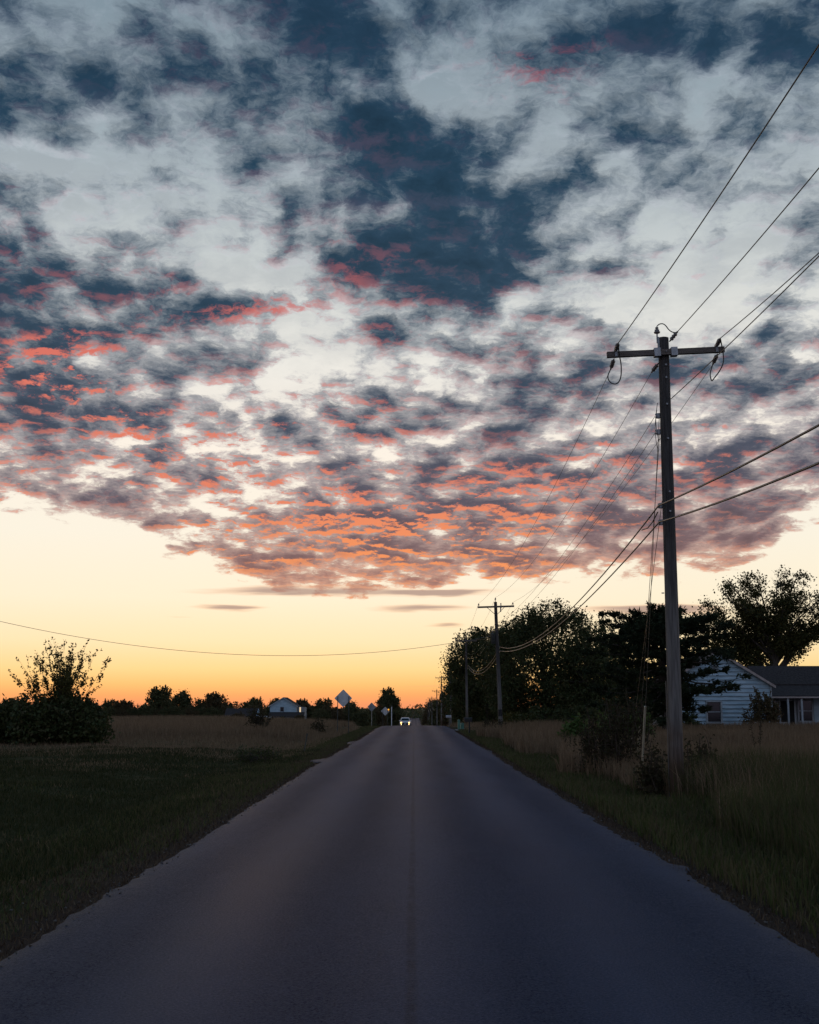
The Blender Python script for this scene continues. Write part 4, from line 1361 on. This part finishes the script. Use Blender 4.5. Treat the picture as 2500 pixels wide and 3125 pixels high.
# --- maple behind the farmhouse: several upright limbs, clumps with sky between
def maple(seed):
    rng = np.random.default_rng(seed)
    wood = MB()
    wood.tube([(0, 0, -.5), (0.05, 0, 2.0), (-.05, 0, 4.0), (0, 0, 5.6), (.05, 0, 6.6)], [.60, .46, .40, .32, .12], 11)
    wood.tube([(.2, 0, 4.4), (.9, .1, 5.3), (1.35, .1, 6.6), (2.4, .2, 8.0)], [.2, .15, .12, .07], 8)
    pts = []
    limbs = [(-4.6, .3, 7.9), (-4.2, -.6, 9.0), (-3.5, .6, 10.0), (-2.7, -.5, 11.0), (-2.0, .6, 11.9), (-1.2, -.6, 12.1), (-.2, .3, 12.2), (.8, -.5, 11.6), (1.6, .6, 12.3), (2.5, -.4, 12.2), (3.3, .5, 11.5), (4.2, -.4, 10.8), (4.8, .4, 9.8), (4.4, -.5, 8.7), (3.2, .3, 8.0), (-3.3, .2, 6.9), (-1.8, -1.2, 9.6), (2.4, 1.2, 9.6), (-1.0, 1.2, 10.2), (1.0, -1.2, 9.9), (-2.6, 1.0, 8.2), (5.3, 0, 9.2), (-3.9, -.1, 6.2), (-2.6, .3, 6.3), (2.0, -.3, 6.9), (-1.0, 1.1, 7.0), (1.2, -1.0, 7.2), (3.6, 0, 7.3), (.2, .9, 8.2), (-4.9, .1, 8.6)]
    bare = {6}
    for li, tip in enumerate(limbs):
        tip = np.array(tip) * np.array([1.22, 1.3, 1]) + np.array([-.7, 0, 0]) + rng.normal(0, .12, 3)
        z0 = rng.uniform(3.4, 6.2)
        p0 = np.array([0.10 * np.sign(tip[0]), 0, z0])
        mid = p0 + (tip - p0) * .5 + np.array([-.08 * tip[0], 0, .30])
        path = [p0, p0 + (mid - p0) * .5, mid, mid + (tip - mid) * .5, tip]
        wood.tube([tuple(p) for p in path], [.13, .10, .07, .045, .015], 6, caps=False)
        for _ in range(22):
            t = rng.uniform(.34, 1.0)
            k = min(int(t * 4), 3); u = t * 4 - k
            a = path[k] + (path[k + 1] - path[k]) * u
            d_ = rng.normal(0, 1, 3); d_ /= np.linalg.norm(d_); d_[2] = d_[2] * .7 + .1
            ln = rng.uniform(.3, 1.0)
            e = a + d_ * ln
            wood.tube([tuple(a), tuple(a + d_ * ln * .5 + rng.normal(0, .05, 3)), tuple(e)], [.03, .02, .008], 4, caps=False)
            if li in bare or (abs(e[0] - .3) < .7 and e[2] > 10.8):
                for _ in range(3):
                    g = e + np.array([rng.normal(0, .2), rng.normal(0, .2), rng.uniform(.3, .7)])
                    wood.tube([tuple(a + (e - a) * .6), tuple(g)], [.012, .005], 3, caps=False)
                if rng.uniform() > .2:
                    continue
            m = int(rng.uniform(40, 95))
            pts.append(e + rng.normal(0, 1, (m, 3)) * np.array([.32, .32, .22]) * rng.uniform(.7, 1.15))
    pts = np.concatenate(pts)
    v, f = cards(pts, .14, rng, 1.35)
    return wood, v, f


tree_obj('maple_tree', 29.0, 97.0, *maple(5), 'leaf_maple', 'tall spreading maple with bare top twigs behind the farmhouse roof')

# --- cedar with level sprays in front of the farmhouse
def cedar(seed):
    rng = np.random.default_rng(seed)
    wood = MB()
    wood.tube([(0, 0, -.4), (.05, 0, 1.5), (-.05, .05, 3.4), (0, 0, 5.4), (.02, 0, 6.5)], [.24, .21, .17, .09, .02], 8)
    V, F = [], []
    base = 0
    cs, dirs, lens = [], [], []

    def spray(p, d_, ln):
        """flat drooping spray of needle tufts along d_"""
        n = int(10 + ln * 34)
        for i in range(n):
            t = rng.uniform(.12, 1.0)
            side = rng.choice([-1, 1])
            lat = np.array([-d_[1], d_[0], 0])
            w = (1 - t) * .55 * ln * rng.uniform(0, 1) + .05
            q = p + d_ * ln * t + lat * side * w + np.array([0, 0, -.10 * ln * t * t + .16 * ln * max(0, t - .75) * 2 + rng.normal(0, .075)])
            cs.append(q)
            dd = d_ * .8 + lat * side * .6 + np.array([0, 0, rng.uniform(-.1, .8)]) + rng.normal(0, .3, 3)
            dirs.append(dd / np.linalg.norm(dd)); lens.append(rng.uniform(.14, .30))

    tiers = [(1.9, 3.2, 9, -.22), (2.5, 3.9, 11, -.18), (3.1, 4.2, 12, -.10), (3.7, 4.2, 12, -.02), (4.3, 4.0, 12, .03), (4.9, 3.8, 12, .06), (5.4, 3.5, 11, .08), (5.75, 3.0, 10, .10), (6.0, 2.4, 9, .10), (6.2, 1.5, 7, .14), (6.4, .7, 5, .4)]
    for z, R_, nb, rise in tiers:
        for b in range(nb):
            a = 2 * math.pi * (b + rng.uniform(-.35, .35)) / nb
            L = R_ * rng.uniform(.5, 1.1) * (1 + .16 * math.sin(2 * a + 1.0) + .10 * math.sin(3 * a + z))
            if z < 3.0 and math.cos(a + .4) > -.2:
                L *= .42
            d_ = np.array([math.cos(a), math.sin(a), 0.0])
            zz_ = z + rng.normal(0, .26)
            pts = [np.array([0, 0, zz_]) + d_ * L * t + np.array([0, 0, rise * L * t - .10 * L * math.sin(t * 3.0) * (1 if rise < 0 else .3)]) for t in np.linspace(0, 1, 6)]
            wood.tube([tuple(p) for p in pts], [.06, .05, .04, .03, .02, .01], 5, caps=False)
            for k in range(1, 6):
                for s in (-1, 1):
                    if rng.uniform() < .22:
                        continue
                    lat = np.array([-d_[1], d_[0], 0]) * s
                    e = d_ * .6 + lat * rng.uniform(.5, .9) + np.array([0, 0, rise * .4])
                    spray(pts[k] + rng.normal(0, .05, 3), e / np.linalg.norm(e), rng.uniform(.35, .75) * (1.1 - .1 * k))
            spray(pts[5] - d_ * .3, d_ + np.array([0, 0, rise * .5 + .1]), rng.uniform(.5, .8))
    cs_, dr, ls = np.array(cs), np.array(dirs), np.array(lens)
    # each tuft is three thin blades
    V = []
    for k in range(3):
        a = dr + rng.normal(0, .35, dr.shape); a /= np.linalg.norm(a, axis=1, keepdims=True)
        b = rng.normal(0, 1, dr.shape); b -= a * (a * b).sum(1, keepdims=True); b /= np.linalg.norm(b, axis=1, keepdims=True)
        l = ls[:, None] * rng.uniform(.7, 1.1, (len(ls), 1))
        V.append(np.stack([cs_ - a * l * .3, cs_ + b * l * .16, cs_ + a * l * .9, cs_ - b * l * .16], 1))
    v = np.concatenate(V).reshape(-1, 3)
    return wood, v, np.arange(len(v)).reshape(-1, 4)


tree_obj('cedar_tree', 12.55, 60.5, *cedar(9), 'needle', 'layered dark cedar overhanging the left half of the farmhouse wall', rz=.4, scale=.97)
tree_obj('shrub', 21.6, 75.6, *round_tree(60, [(0, 0, .9, 1.2, .9, .9), (.4, 0, 1.5, .8, .7, .8), (-.6, 0, .6, 1.0, .8, .6)], 1.2, .05, 70, 34, .32, .11, shoots=34, shoot_len=(.4, .9), base=.05), 'leaf_rust', 'spiky dark shrub against the white farmhouse corner', 'shrub', parts=('stem', 'foliage'))
tree_obj('shrub', 17.3, 76.3, *round_tree(61, [(0, 0, .6, .7, .6, .6)], .8, .04, 34, 34, .28, .11, shoots=10, shoot_len=(.2, .5), base=.05), 'leaf_dark', 'small dark shrub at the farmhouse wall just right of the near pole', 'shrub', parts=('stem', 'foliage'))

# --- sparse young tree over a hedge on the left
def sparse_tree(seed, n_stem=16, H=4.4, spread=.5, leaves=1.0):
    rng = np.random.default_rng(seed)
    wood = MB(); pts = []
    for i in range(n_stem):
        a = rng.uniform(0, 2 * math.pi)
        sp_ = rng.uniform(.05, spread)
        tip = np.array([math.cos(a) * sp_ * H, math.sin(a) * sp_ * H, H * rng.uniform(.72, 1.0) * (1 - .35 * sp_)])
        p0 = np.array([rng.normal(0, .15), rng.normal(0, .15), -.1])
        path = [p0 + (tip - p0) * t + np.array([math.cos(a), math.sin(a), 0]) * (-.22 * math.sin(t * math.pi)) for t in np.linspace(0, 1, 6)]
        wood.tube([tuple(p) for p in path], [.024, .018, .013, .009, .006, .003], 5, caps=False)
        for _ in range(13):
            t = rng.uniform(.3, .97); k = min(int(t * 5), 4)
            q = path[k] + (path[k + 1] - path[k]) * (t * 5 - k)
            d_ = (tip - p0) / np.linalg.norm(tip - p0) + rng.normal(0, .45, 3)
            ln = rng.uniform(.25, 1.0) * (1.25 - t * .6)
            e = q + d_ * ln
            wood.tube([tuple(q), tuple(q + d_ * ln * .5 + rng.normal(0, .02, 3)), tuple(e)], [.006, .004, .002], 4, caps=False)
            dens_ = leaves * (1.7 if q[2] < H * .55 else (.75 if q[2] < H * .8 else .32))
            m = rng.poisson(10 * dens_)
            tt = rng.uniform(.2, 1.05, m)[:, None]
            pts.append(q + (e - q) * tt + rng.normal(0, .05, (m, 3)))
    pts = np.concatenate(pts)
    v, f = cards(pts, .085, rng, 1.5, -.4)
    return wood, v, f


tree_obj('young_tree', -16.3, 56.0, *sparse_tree(13, 30, 5.0, .50, 1.5), 'leaf_yellow', 'sparse young tree with thin stems and few leaves above the hedge', barkmat='twig')
for i, (x, y, w_, h_, lab) in enumerate(((-16.4, 55.2, 1.75, 1.7, 'dense dark bush below the sparse young tree'), (-18.9, 56.6, 1.9, 1.55, 'dark bush left of the sparse young tree'), (-21.8, 56.4, 2.3, 2.0, 'dark bush at the left edge of the frame'), (-15.0, 55.4, .7, 1.25, 'narrow leafy bush on the right end of the dark hedge'))):
    tree_obj('hedge_bush', x, y, *round_tree(70 + i, [(0, 0, h_ * .5, w_, 1.3, h_ * .52), (w_ * .3, 0, h_ * .62, w_ * .7, 1.1, h_ * .45), (-w_ * .4, -.3, h_ * .35, w_ * .7, 1.1, h_ * .4)], h_ * .8, .06, 130, 44, .50, .13, shoots=70, shoot_len=(.2, 1.0), base=.03), 'leaf_dark', lab, 'bush', parts=('stem', 'foliage'))

# --- pointed tree by the road and the row of trees behind the fields
tree_obj('pointed_tree', -8.3, 385.0, *round_tree(80, [(0, 0, 4.2, 4.6, 4.2, 3.6), (0, 0, 7.2, 3.4, 3.2, 3.0), (0, 0, 10.0, 1.9, 1.9, 2.4), (1.2, 0, 2.4, 4.0, 3.6, 2.2)], 9, .3, 300, 60, 1.0, .32, shoots=90, shoot_len=(.6, 1.4), base=.2), 'leaf_far', 'broad pointed dark tree left of the road near the crest')

PROTO = []
for i, (H, w_) in enumerate(((8.6, 3.4), (7.4, 3.6), (9.6, 3.0), (7.0, 3.9), (8.2, 2.8), (6.2, 3.4))):
    wd, v, f = round_tree(90 + i, [(0, 0, H * .42, w_, w_, H * .40), (w_ * .35, 0, H * .68, w_ * .62, w_ * .6, H * .28), (-w_ * .4, 0, H * .62, w_ * .6, w_ * .6, H * .26), (0, 0, H * .2, w_ * 1.05, w_, H * .2)], H * .7, .22, 170, 40, .95, .32, shoots=40, shoot_len=(.4, 1.2), base=.2, twigs=10 if i % 2 else 0)
    PROTO.append((wd.mesh('trunk', M['bark']), np_mesh('crown', v, f, M['leaf_far' if i % 3 else 'leaf_rust'])))


def far_tree(x, y, k, s, label, group, name='field_tree', sz=1.0):
    r = empty(name, (x, y, g0(x, y)), random.uniform(0, 6.28))
    r.scale = (s, s, s * sz)
    link('trunk', PROTO[k][0], r)
    link('crown', PROTO[k][1], r)
    return tag(r, label, 'tree', group)


tr_ = random.Random(5)
x = -112.0
i = 0
while x < -9:
    y = 302 + tr_.uniform(-14, 16)
    if -33.5 < x < -25.5: y = 318
    far_tree(x, y, i % 6, tr_.uniform(.68, .82), 'one of the dark trees in the long row behind the left field', 'row of trees behind the left field', sz=tr_.uniform(.85, 1.1))
    x += tr_.uniform(2.6, 4.2); i += 1
x = -110.0
while x < -10:
    far_tree(x, 334 + tr_.uniform(-6, 12), (i * 5) % 6, tr_.uniform(.82, .92), 'one of the hindmost dark trees in the long row behind the left field', 'hindmost trees of the left row')
    x += tr_.uniform(5.0, 8.0); i += 1
x = -108.0
while x < -12:
    if not -46 < x < -23:
        far_tree(x, 286 + tr_.uniform(-4, 4), (3, 5, 1)[i % 3], tr_.uniform(.52, .66), 'one of the low dark trees at the foot of the long left row', 'low trees before the left row')
    x += tr_.uniform(2.2, 3.4); i += 1
far_tree(-61.6, 292, 2, 1.04, 'tallest round-headed tree standing above the row on the left', 'standout trees in the left row')
far_tree(-57.6, 300, 4, 1.02, 'open crowned tree just right of the tallest tree in the left row', 'standout trees in the left row')
far_tree(-49.3, 298, 0, .98, 'broad tree above the distant low dark-roofed house', 'standout trees in the left row')
for x, y, k, s in ((-43.5, 255, 5, .36), (-36.4, 250, 3, .34), (-33.7, 251, 5, .25), (-27.6, 252, 5, .24), (-24.2, 256, 3, .30), (-20.6, 258, 5, .4)):
    far_tree(x, y, k, s, 'low dark bush in front of the distant houses', 'bushes in front of the distant houses', 'garden_bush')
# trees down the road
for x, y, k, s, lab in ((10.5, 236, 2, 1.0, 'dark tree behind the slim poles, nearest of the far roadside group'), (9.6, 290, 0, 1.15, 'dark tree behind the slim poles, second of the far roadside group'), (8.6, 352, 1, 1.1, 'dark tree behind the distant pole pair'), (7.4, 438, 3, 1.15, 'round dark tree right of the road end'), (7.9, 520, 2, 1.1, 'farthest dark tree right of the road end'), (-9.5, 470, 1, 1.15, 'dark tree left of the road end behind the pointed tree'), (-7.2, 540, 4, .9, 'low dark tree at the left of the road end'), (13.5, 205, 3, .9, 'dark tree behind the ragged roadside tree')):
    far_tree(x, y, k, s, lab, 'trees lining the far road', 'far_roadside_tree')
# wood that closes the view
rngw = np.random.default_rng(33)
xs = rngw.uniform(-420, 420, 22000); ys = 690 + rngw.uniform(-40, 70, 22000)
hs = 6.5 + 1.6 * np.sin(xs * .05) + 1.0 * np.sin(xs * .17 + 1) + rngw.normal(0, .7, 22000)
zs = gz(xs, ys) + hs * rngw.uniform(0.05, 1.0, 22000)
v, f = cards(np.stack([xs, ys, zs], -1), 1.25, rngw, 1.2)
tag(link('distant_wood', np_mesh('distant_wood', v, f, M['leaf_far'])), 'low dark wood closing the view at the end of the road', 'wood', kind='stuff')

# ================================================================== shrub and weeds round the near pole
tree_obj('brown_shrub', 5.0, 30.2, *round_tree(110, [(0, 0, .85, .95, .7, .82), (.25, 0, 1.3, .6, .5, .5), (-.4, 0, .6, .7, .5, .6)], 1.1, .022, 100, 18, .25, .050, shoots=110, shoot_len=(.2, .7), base=.05, shell=.3), 'weed', 'brown half-dead shrub beside the guy wires left of the near pole', 'shrub', barkmat='twig', parts=('stem', 'foliage'))
for i, (x, y, s, lab) in enumerate(((5.55, 24.3, .5, 'dry weed clump hugging the right foot of the near pole'), (4.72, 24.2, .55, 'dry weed clump hugging the left foot of the near pole'), (6.15, 25.6, .6, 'dark weed clump standing right of the near pole'), (5.15, 31.5, .75, 'dark weed clump around the foot of the middle guy wire'))):
    tree_obj('weed_clump', x, y, *round_tree(120 + i, [(0, 0, s * .6, s * .5, s * .5, s * .65)], s * .8, .012, 34, 12, .15, .055, shoots=22, shoot_len=(.15, .5), base=.02, shell=.2), 'weed', lab, 'weeds', barkmat='twig', parts=('stem', 'foliage'))
for i, (x, y, s, lab) in enumerate(((7.4, 46.0, .65, 'green sapling clump behind the brown shrub'), (8.7, 47.5, .7, 'green sapling clump below the cedar, right of the brown shrub'), (6.5, 49.0, .55, 'green sapling clump furthest left under the loose trees'))):
    tree_obj('sapling', x, y, *round_tree(130 + i, [(0, 0, s * .8, s * .9, s * .6, s * .7)], s, .02, 40, 16, .26, .13, shoots=26, shoot_len=(.3, .8), base=.05, shell=.2), 'leaf_green', lab, 'sapling', parts=('stem', 'foliage'))
tree_obj('brown_shrub', 4.75, 71.0, *round_tree(140, [(0, 0, .5, .75, .6, .5)], .6, .02, 44, 18, .22, .085, shoots=16, shoot_len=(.15, .4), base=.03), 'weed', 'dark brown shrub at the foot of the transformer pole', 'shrub', parts=('stem', 'foliage'))


def weed_stalk(x, y, h, label, seed):
    rng = np.random.default_rng(seed)
    wd = MB(); pts = []
    for j in range(3):
        lean = rng.normal(0, .12, 2)
        tip = np.array([lean[0] * h, lean[1] * h, h * rng.uniform(.8, 1)])
        wd.tube([(rng.normal(0, .02), 0, -.05), tuple(tip * .5), tuple(tip)], [.008, .007, .004], 5, caps=False)
        m = 70
        t = rng.uniform(.55, 1.0, m)[:, None]
        pts.append(tip * t + rng.normal(0, .028, (m, 3)))
    v, f = cards(np.concatenate(pts), .035, rng, 1.3)
    tree_obj('weed_stalk', x, y, wd, v, f, 'weed', label, 'weed', 'seeded weed stalks', barkmat='twig', parts=('stem', 'seed_head'))


for i, (x, y, h, lab) in enumerate(((4.55, 32.0, 1.0, 'dark seeded weed stalk left of the brown shrub'), (4.62, 35.5, 1.05, 'dark seeded weed stalk farther left of the brown shrub'), (9.6, 34.0, 1.5, 'tall dark weed stalk in the straw field below the farmhouse window'), (10.5, 30.0, 1.1, 'dark weed stalk in the middle of the straw field'), (13.4, 36.0, 1.5, 'tall dark weed stalk near the right edge of the straw field'), (11.9, 29.5, 1.0, 'short dark weed stalk right of the near pole in the straw'))):
    weed_stalk(x, y, h, lab, 150 + i)
tree_obj('dead_shrub', -9.9, 77.0, *round_tree(160, [(0, 0, .7, .9, .7, .7)], .9, .02, 50, 12, .28, .085, shoots=30, shoot_len=(.2, .6), base=.03, shell=.2), 'weed', 'bare brown shrub in the straw field left of the large sign', 'shrub', parts=('stem', 'foliage'))
tree_obj('dead_shrub', -6.3, 80.0, *round_tree(161, [(0, 0, .5, .45, .4, .5)], .6, .02, 26, 14, .2, .085, shoots=12, shoot_len=(.15, .4), base=.03), 'weed', 'small dark shrub close to the posts of the large sign', 'shrub', parts=('stem', 'foliage'))
tree_obj('dead_shrub', -5.1, 39.5, *round_tree(162, [(0, 0, .22, .8, .5, .22)], .3, .012, 40, 14, .18, .06, shoots=20, shoot_len=(.1, .3), base=.02), 'leaf_dark', 'low green weed clump at the edge of the lawn before the stake', 'weeds', parts=('stem', 'foliage'))

# ================================================================== grass
def grass(name, x, y, h, w, mat, label, lean=.35, seed=0, three=True):
    """one mesh of single blades, each a bent strip"""
    rng = np.random.default_rng(seed)
    n = len(x)
    z = gz(x, y) - .01
    a = rng.uniform(0, 2 * np.pi, n)
    ux, uy = np.cos(a) * w * .5, np.sin(a) * w * .5
    b = rng.uniform(0, 2 * np.pi, n)
    ln = np.abs(rng.normal(0, lean, n)) * h
    lx, ly = np.cos(b) * ln, np.sin(b) * ln
    p = np.stack([x, y, z], -1)
    u = np.stack([ux, uy, np.zeros(n)], -1)
    mid = p + np.stack([lx * .35, ly * .35, h * .6], -1)
    tip = p + np.stack([lx, ly, h * np.sqrt(np.clip(1 - (ln / np.maximum(h, 1e-3)) ** 2 * .4, .2, 1))], -1)
    if three:
        v = np.stack([p - u, p + u, mid - u * .75, mid + u * .75, tip], 1).reshape(-1, 3)
        o = np.arange(n)[:, None] * 5
        f = np.concatenate([o + np.array([0, 1, 3]), o + np.array([0, 3, 2]), o + np.array([2, 3, 4])], 1).reshape(-1, 3)
    else:
        v = np.stack([p - u, p + u, tip], 1).reshape(-1, 3)
        f = np.arange(3 * n).reshape(-1, 3)
    o = link(name, np_mesh(name, v, f, M[mat]))
    return tag(o, label, 'grass', kind='stuff')


M['blade_green'] = material('blade_green', leafy([(0.018, 0.025, 0.008), (0.028, 0.036, 0.011), (0.042, 0.046, 0.015), (0.070, 0.060, 0.027)], .2), rough=.6, spec=.15)
M['blade_verge'] = material('blade_verge', leafy([(0.045, 0.062, 0.018), (0.07, 0.082, 0.026), (0.12, 0.10, 0.05), (0.08, 0.06, 0.035)], .2), rough=.7, spec=.1)
M['blade_straw'] = material('blade_straw', leafy([(0.12, 0.078, 0.048), (0.19, 0.130, 0.080), (0.27, 0.188, 0.118), (0.14, 0.10, 0.062)], .25), rough=.75, spec=.1)
M['blade_dead'] = material('blade_dead', leafy([(0.045, 0.030, 0.022), (0.08, 0.055, 0.038), (0.14, 0.10, 0.065)], .1), rough=.85, spec=.05)


def scatter(n, y0, y1, xf0, xf1, seed, power=1.0):
    """points between two lines x = f(y); more of them near the viewer for power > 1"""
    rng = np.random.default_rng(seed)
    y = y0 + (y1 - y0) * rng.uniform(0, 1, n) ** power
    a, b = xf0(y), xf1(y)
    x = a + (b - a) * rng.uniform(0, 1, n)
    return x, y, rng


def clumpy(x, y, k=0.9, s=0.0):
    return .5 + .5 * np.sin(x * k + 1.3 * np.sin(y * k * .7 + s)) * np.sin(y * k * .9 + 1.1 * np.sin(x * k * .6 + s))


# left lawn
x, y, rg = scatter(120000, 5.5, 50, lambda y: -3.7 + 0 * y, lambda y: -(0.37 * y + 4.0), 1, 1.15)
c = clumpy(x, y, 1.1)
grass('lawn_grass', x, y, (.045 + .07 * c) * rg.uniform(.6, 1.4, len(x)), .010 + .0006 * y, 'blade_green', 'short dark green mown grass on the left of the road', .5, 2, False)
x, y, rg = scatter(60000, 7, 52, lambda y: -3.8 + 0 * y, lambda y: -(0.37 * y + 4.0), 31, 1.0)
c = clumpy(x, y, .45, .8) * .6 + clumpy(x, y, 1.7, 2.2) * .4
keep = rg.uniform(0, 1, len(x)) < sstep(c, .50, .85) * (.35 + .65 * sstep(y, 12, 40))
x, y = x[keep], y[keep]
grass('lawn_thatch', x, y, .085 * rg.uniform(.4, 1.5, len(x)), .009 + .0005 * y, 'blade_straw', 'dry tan patches showing through the mown lawn', .7, 32, False)
x, y, rg = scatter(16000, 8, 50, lambda y: -3.8 + 0 * y, lambda y: -(0.37 * y + 4.0), 33, 1.0)
keep = clumpy(x, y, 2.3, 1.2) * clumpy(x, y, .6, 2.0) > .42
x, y = x[keep], y[keep]
grass('lawn_weeds', x, y, .10 * rg.uniform(.5, 1.5, len(x)), .018 + .0004 * y, 'blade_verge', 'coarser weed tufts standing above the mown lawn', .6, 34, False)
# rough straw and green beyond the lawn
x, y, rg = scatter(90000, 42, 95, lambda y: -4.3 + 0 * y, lambda y: -(0.37 * y + 5.0), 3)
c = clumpy(x, y, .35, 2.0)
keep = rg.uniform(0, 1, len(x)) < .25 + .75 * sstep(y + 8 * (c - .5), 44, 74)
x, y, c = x[keep], y[keep], c[keep]
grass('meadow_grass', x, y, (.14 + .26 * c * sstep(y, 50, 72)) * rg.uniform(.6, 1.3, len(x)), .018 + .0002 * y, 'blade_straw', 'straw coloured meadow grass behind the mown lawn', .5, 4, False)
x, y, rg = scatter(110000, 66, 172, lambda y: -(4.6 + .02 * y), lambda y: -(0.37 * y + 6.0), 5)
c = clumpy(x, y, .22, .6)
grass('field_grass', x, y, (.42 + .35 * c) * rg.uniform(.6, 1.25, len(x)), .032 + .0002 * y, 'blade_straw', 'tall pale brown grass of the far left field', .35, 6, False)
# left verge strip
x, y, rg = scatter(30000, 5, 80, lambda y: -2.80 + 0 * y, lambda y: -3.9 + 0 * y, 7, 1.2)
grass('verge_litter', x, y, .05 * rg.uniform(.4, 1.6, len(x)), .014 + .0004 * y, 'blade_dead', 'dead brown grass along the left edge of the asphalt', .9, 8, False)
x, y, rg = scatter(42000, 5, 110, lambda y: -3.05 + 0 * y, lambda y: -5.2 + 0 * y, 9, 1.0)
grass('verge_grass', x, y, (.05 + .07 * clumpy(x, y, .8)) * rg.uniform(.5, 1.4, len(x)), .012 + .0004 * y, 'blade_verge', 'unmown tufts between the lawn and the road', .5, 10, False)
# right verge
x, y, rg = scatter(30000, 5, 85, lambda y: 2.77 + 0 * y, lambda y: 3.9 + 0 * y, 11, 1.2)
grass('verge_litter', x, y, .05 * rg.uniform(.4, 1.6, len(x)), .014 + .0004 * y, 'blade_dead', 'dead brown grass along the right edge of the asphalt', .9, 12, False)
x, y, rg = scatter(64000, 5, 84, lambda y: 3.05 + 0 * y, lambda y: 5.6 + .03 * y, 13, 1.1)
grass('verge_grass', x, y, (.08 + .16 * clumpy(x, y, .9, 1.0)) * rg.uniform(.5, 1.4, len(x)), .010 + .0005 * y, 'blade_verge', 'shaggy green and brown grass between the right edge and the straw field', .45, 14)
# tall straw on the right
def tall_edge(y):
    return 4.9 - .010 * y + .5 * np.sin(y * .35) + .3 * np.sin(y * .9 + 1)
x, y, rg = scatter(60000, 8, 26, tall_edge, lambda y: .37 * y + 4.5, 15)
grass('tall_grass', x, y, (.32 + .40 * clumpy(x, y, .8, 3.0) + .16 * sstep(y, 12, 24)) * rg.uniform(.5, 1.3, len(x)), .008 + .0002 * y, 'blade_verge', 'tall dark rough grass in the near right corner', .4, 16)
x, y, rg = scatter(150000, 15, 79, tall_edge, lambda y: .37 * y + 5.5, 17, 1.05)
keep = rg.uniform(0, 1, len(x)) < sstep(y - 2.0 * clumpy(x, y, .7), 15, 27)
x, y = x[keep], y[keep]
grass('straw_grass', x, y, (.55 + .32 * clumpy(x, y, .45, 2.0)) * rg.uniform(.6, 1.2, len(x)), .010 + .00035 * y, 'blade_straw', 'tall brown straw filling the field before the farmhouse', .3, 18)
x, y, rg = scatter(26000, 86, 165, lambda y: 3.6 + .004 * y, lambda y: 14 + .1 * y, 19)
grass('verge_grass', x, y, (.12 + .38 * sstep(y, 104, 118)) * rg.uniform(.5, 1.3, len(x)), .04 + 0 * y, 'blade_straw', 'straw coloured grass beyond the driveway on the right', .4, 20, False)

# loose stones and leaves on the road margins
rgs = np.random.default_rng(77)
n = 2200
ys = 5 + 62 * rgs.uniform(0, 1, n) ** 1.3
sd_ = rgs.choice([-1, 1], n)
xs = sd_ * (2.84 + np.abs(rgs.normal(0, .30, n)) - .16)
sz = .005 + .012 * rgs.uniform(0, 1, n) ** 2
tz = np.where(np.abs(xs) < 2.8, road_z(ys) + .008, gz(xs, ys) + .012)
oct_ = np.array([[1, 0, 0], [-1, 0, 0], [0, 1, 0], [0, -1, 0], [0, 0, .7], [0, 0, -.7]], float)
fo = np.array([[0, 2, 4], [2, 1, 4], [1, 3, 4], [3, 0, 4], [2, 0, 5], [1, 2, 5], [3, 1, 5], [0, 3, 5]])
v = (np.stack([xs, ys, tz], -1)[:, None, :] + oct_[None] * sz[:, None, None] * rgs.uniform(.6, 1.4, (n, 6, 1))).reshape(-1, 3)
f = (np.arange(n)[:, None, None] * 6 + fo[None]).reshape(-1, 3)
M['grit'] = material('grit', leafy([(0.05, 0.045, 0.04), (0.10, 0.095, 0.09), (0.16, 0.15, 0.145), (0.06, 0.04, 0.03)], .0), rough=.9, spec=.1)
tag(link('loose_gravel', np_mesh('loose_gravel', v, f, M['grit'])), 'loose gravel scattered along both edges of the asphalt', 'gravel', kind='stuff')
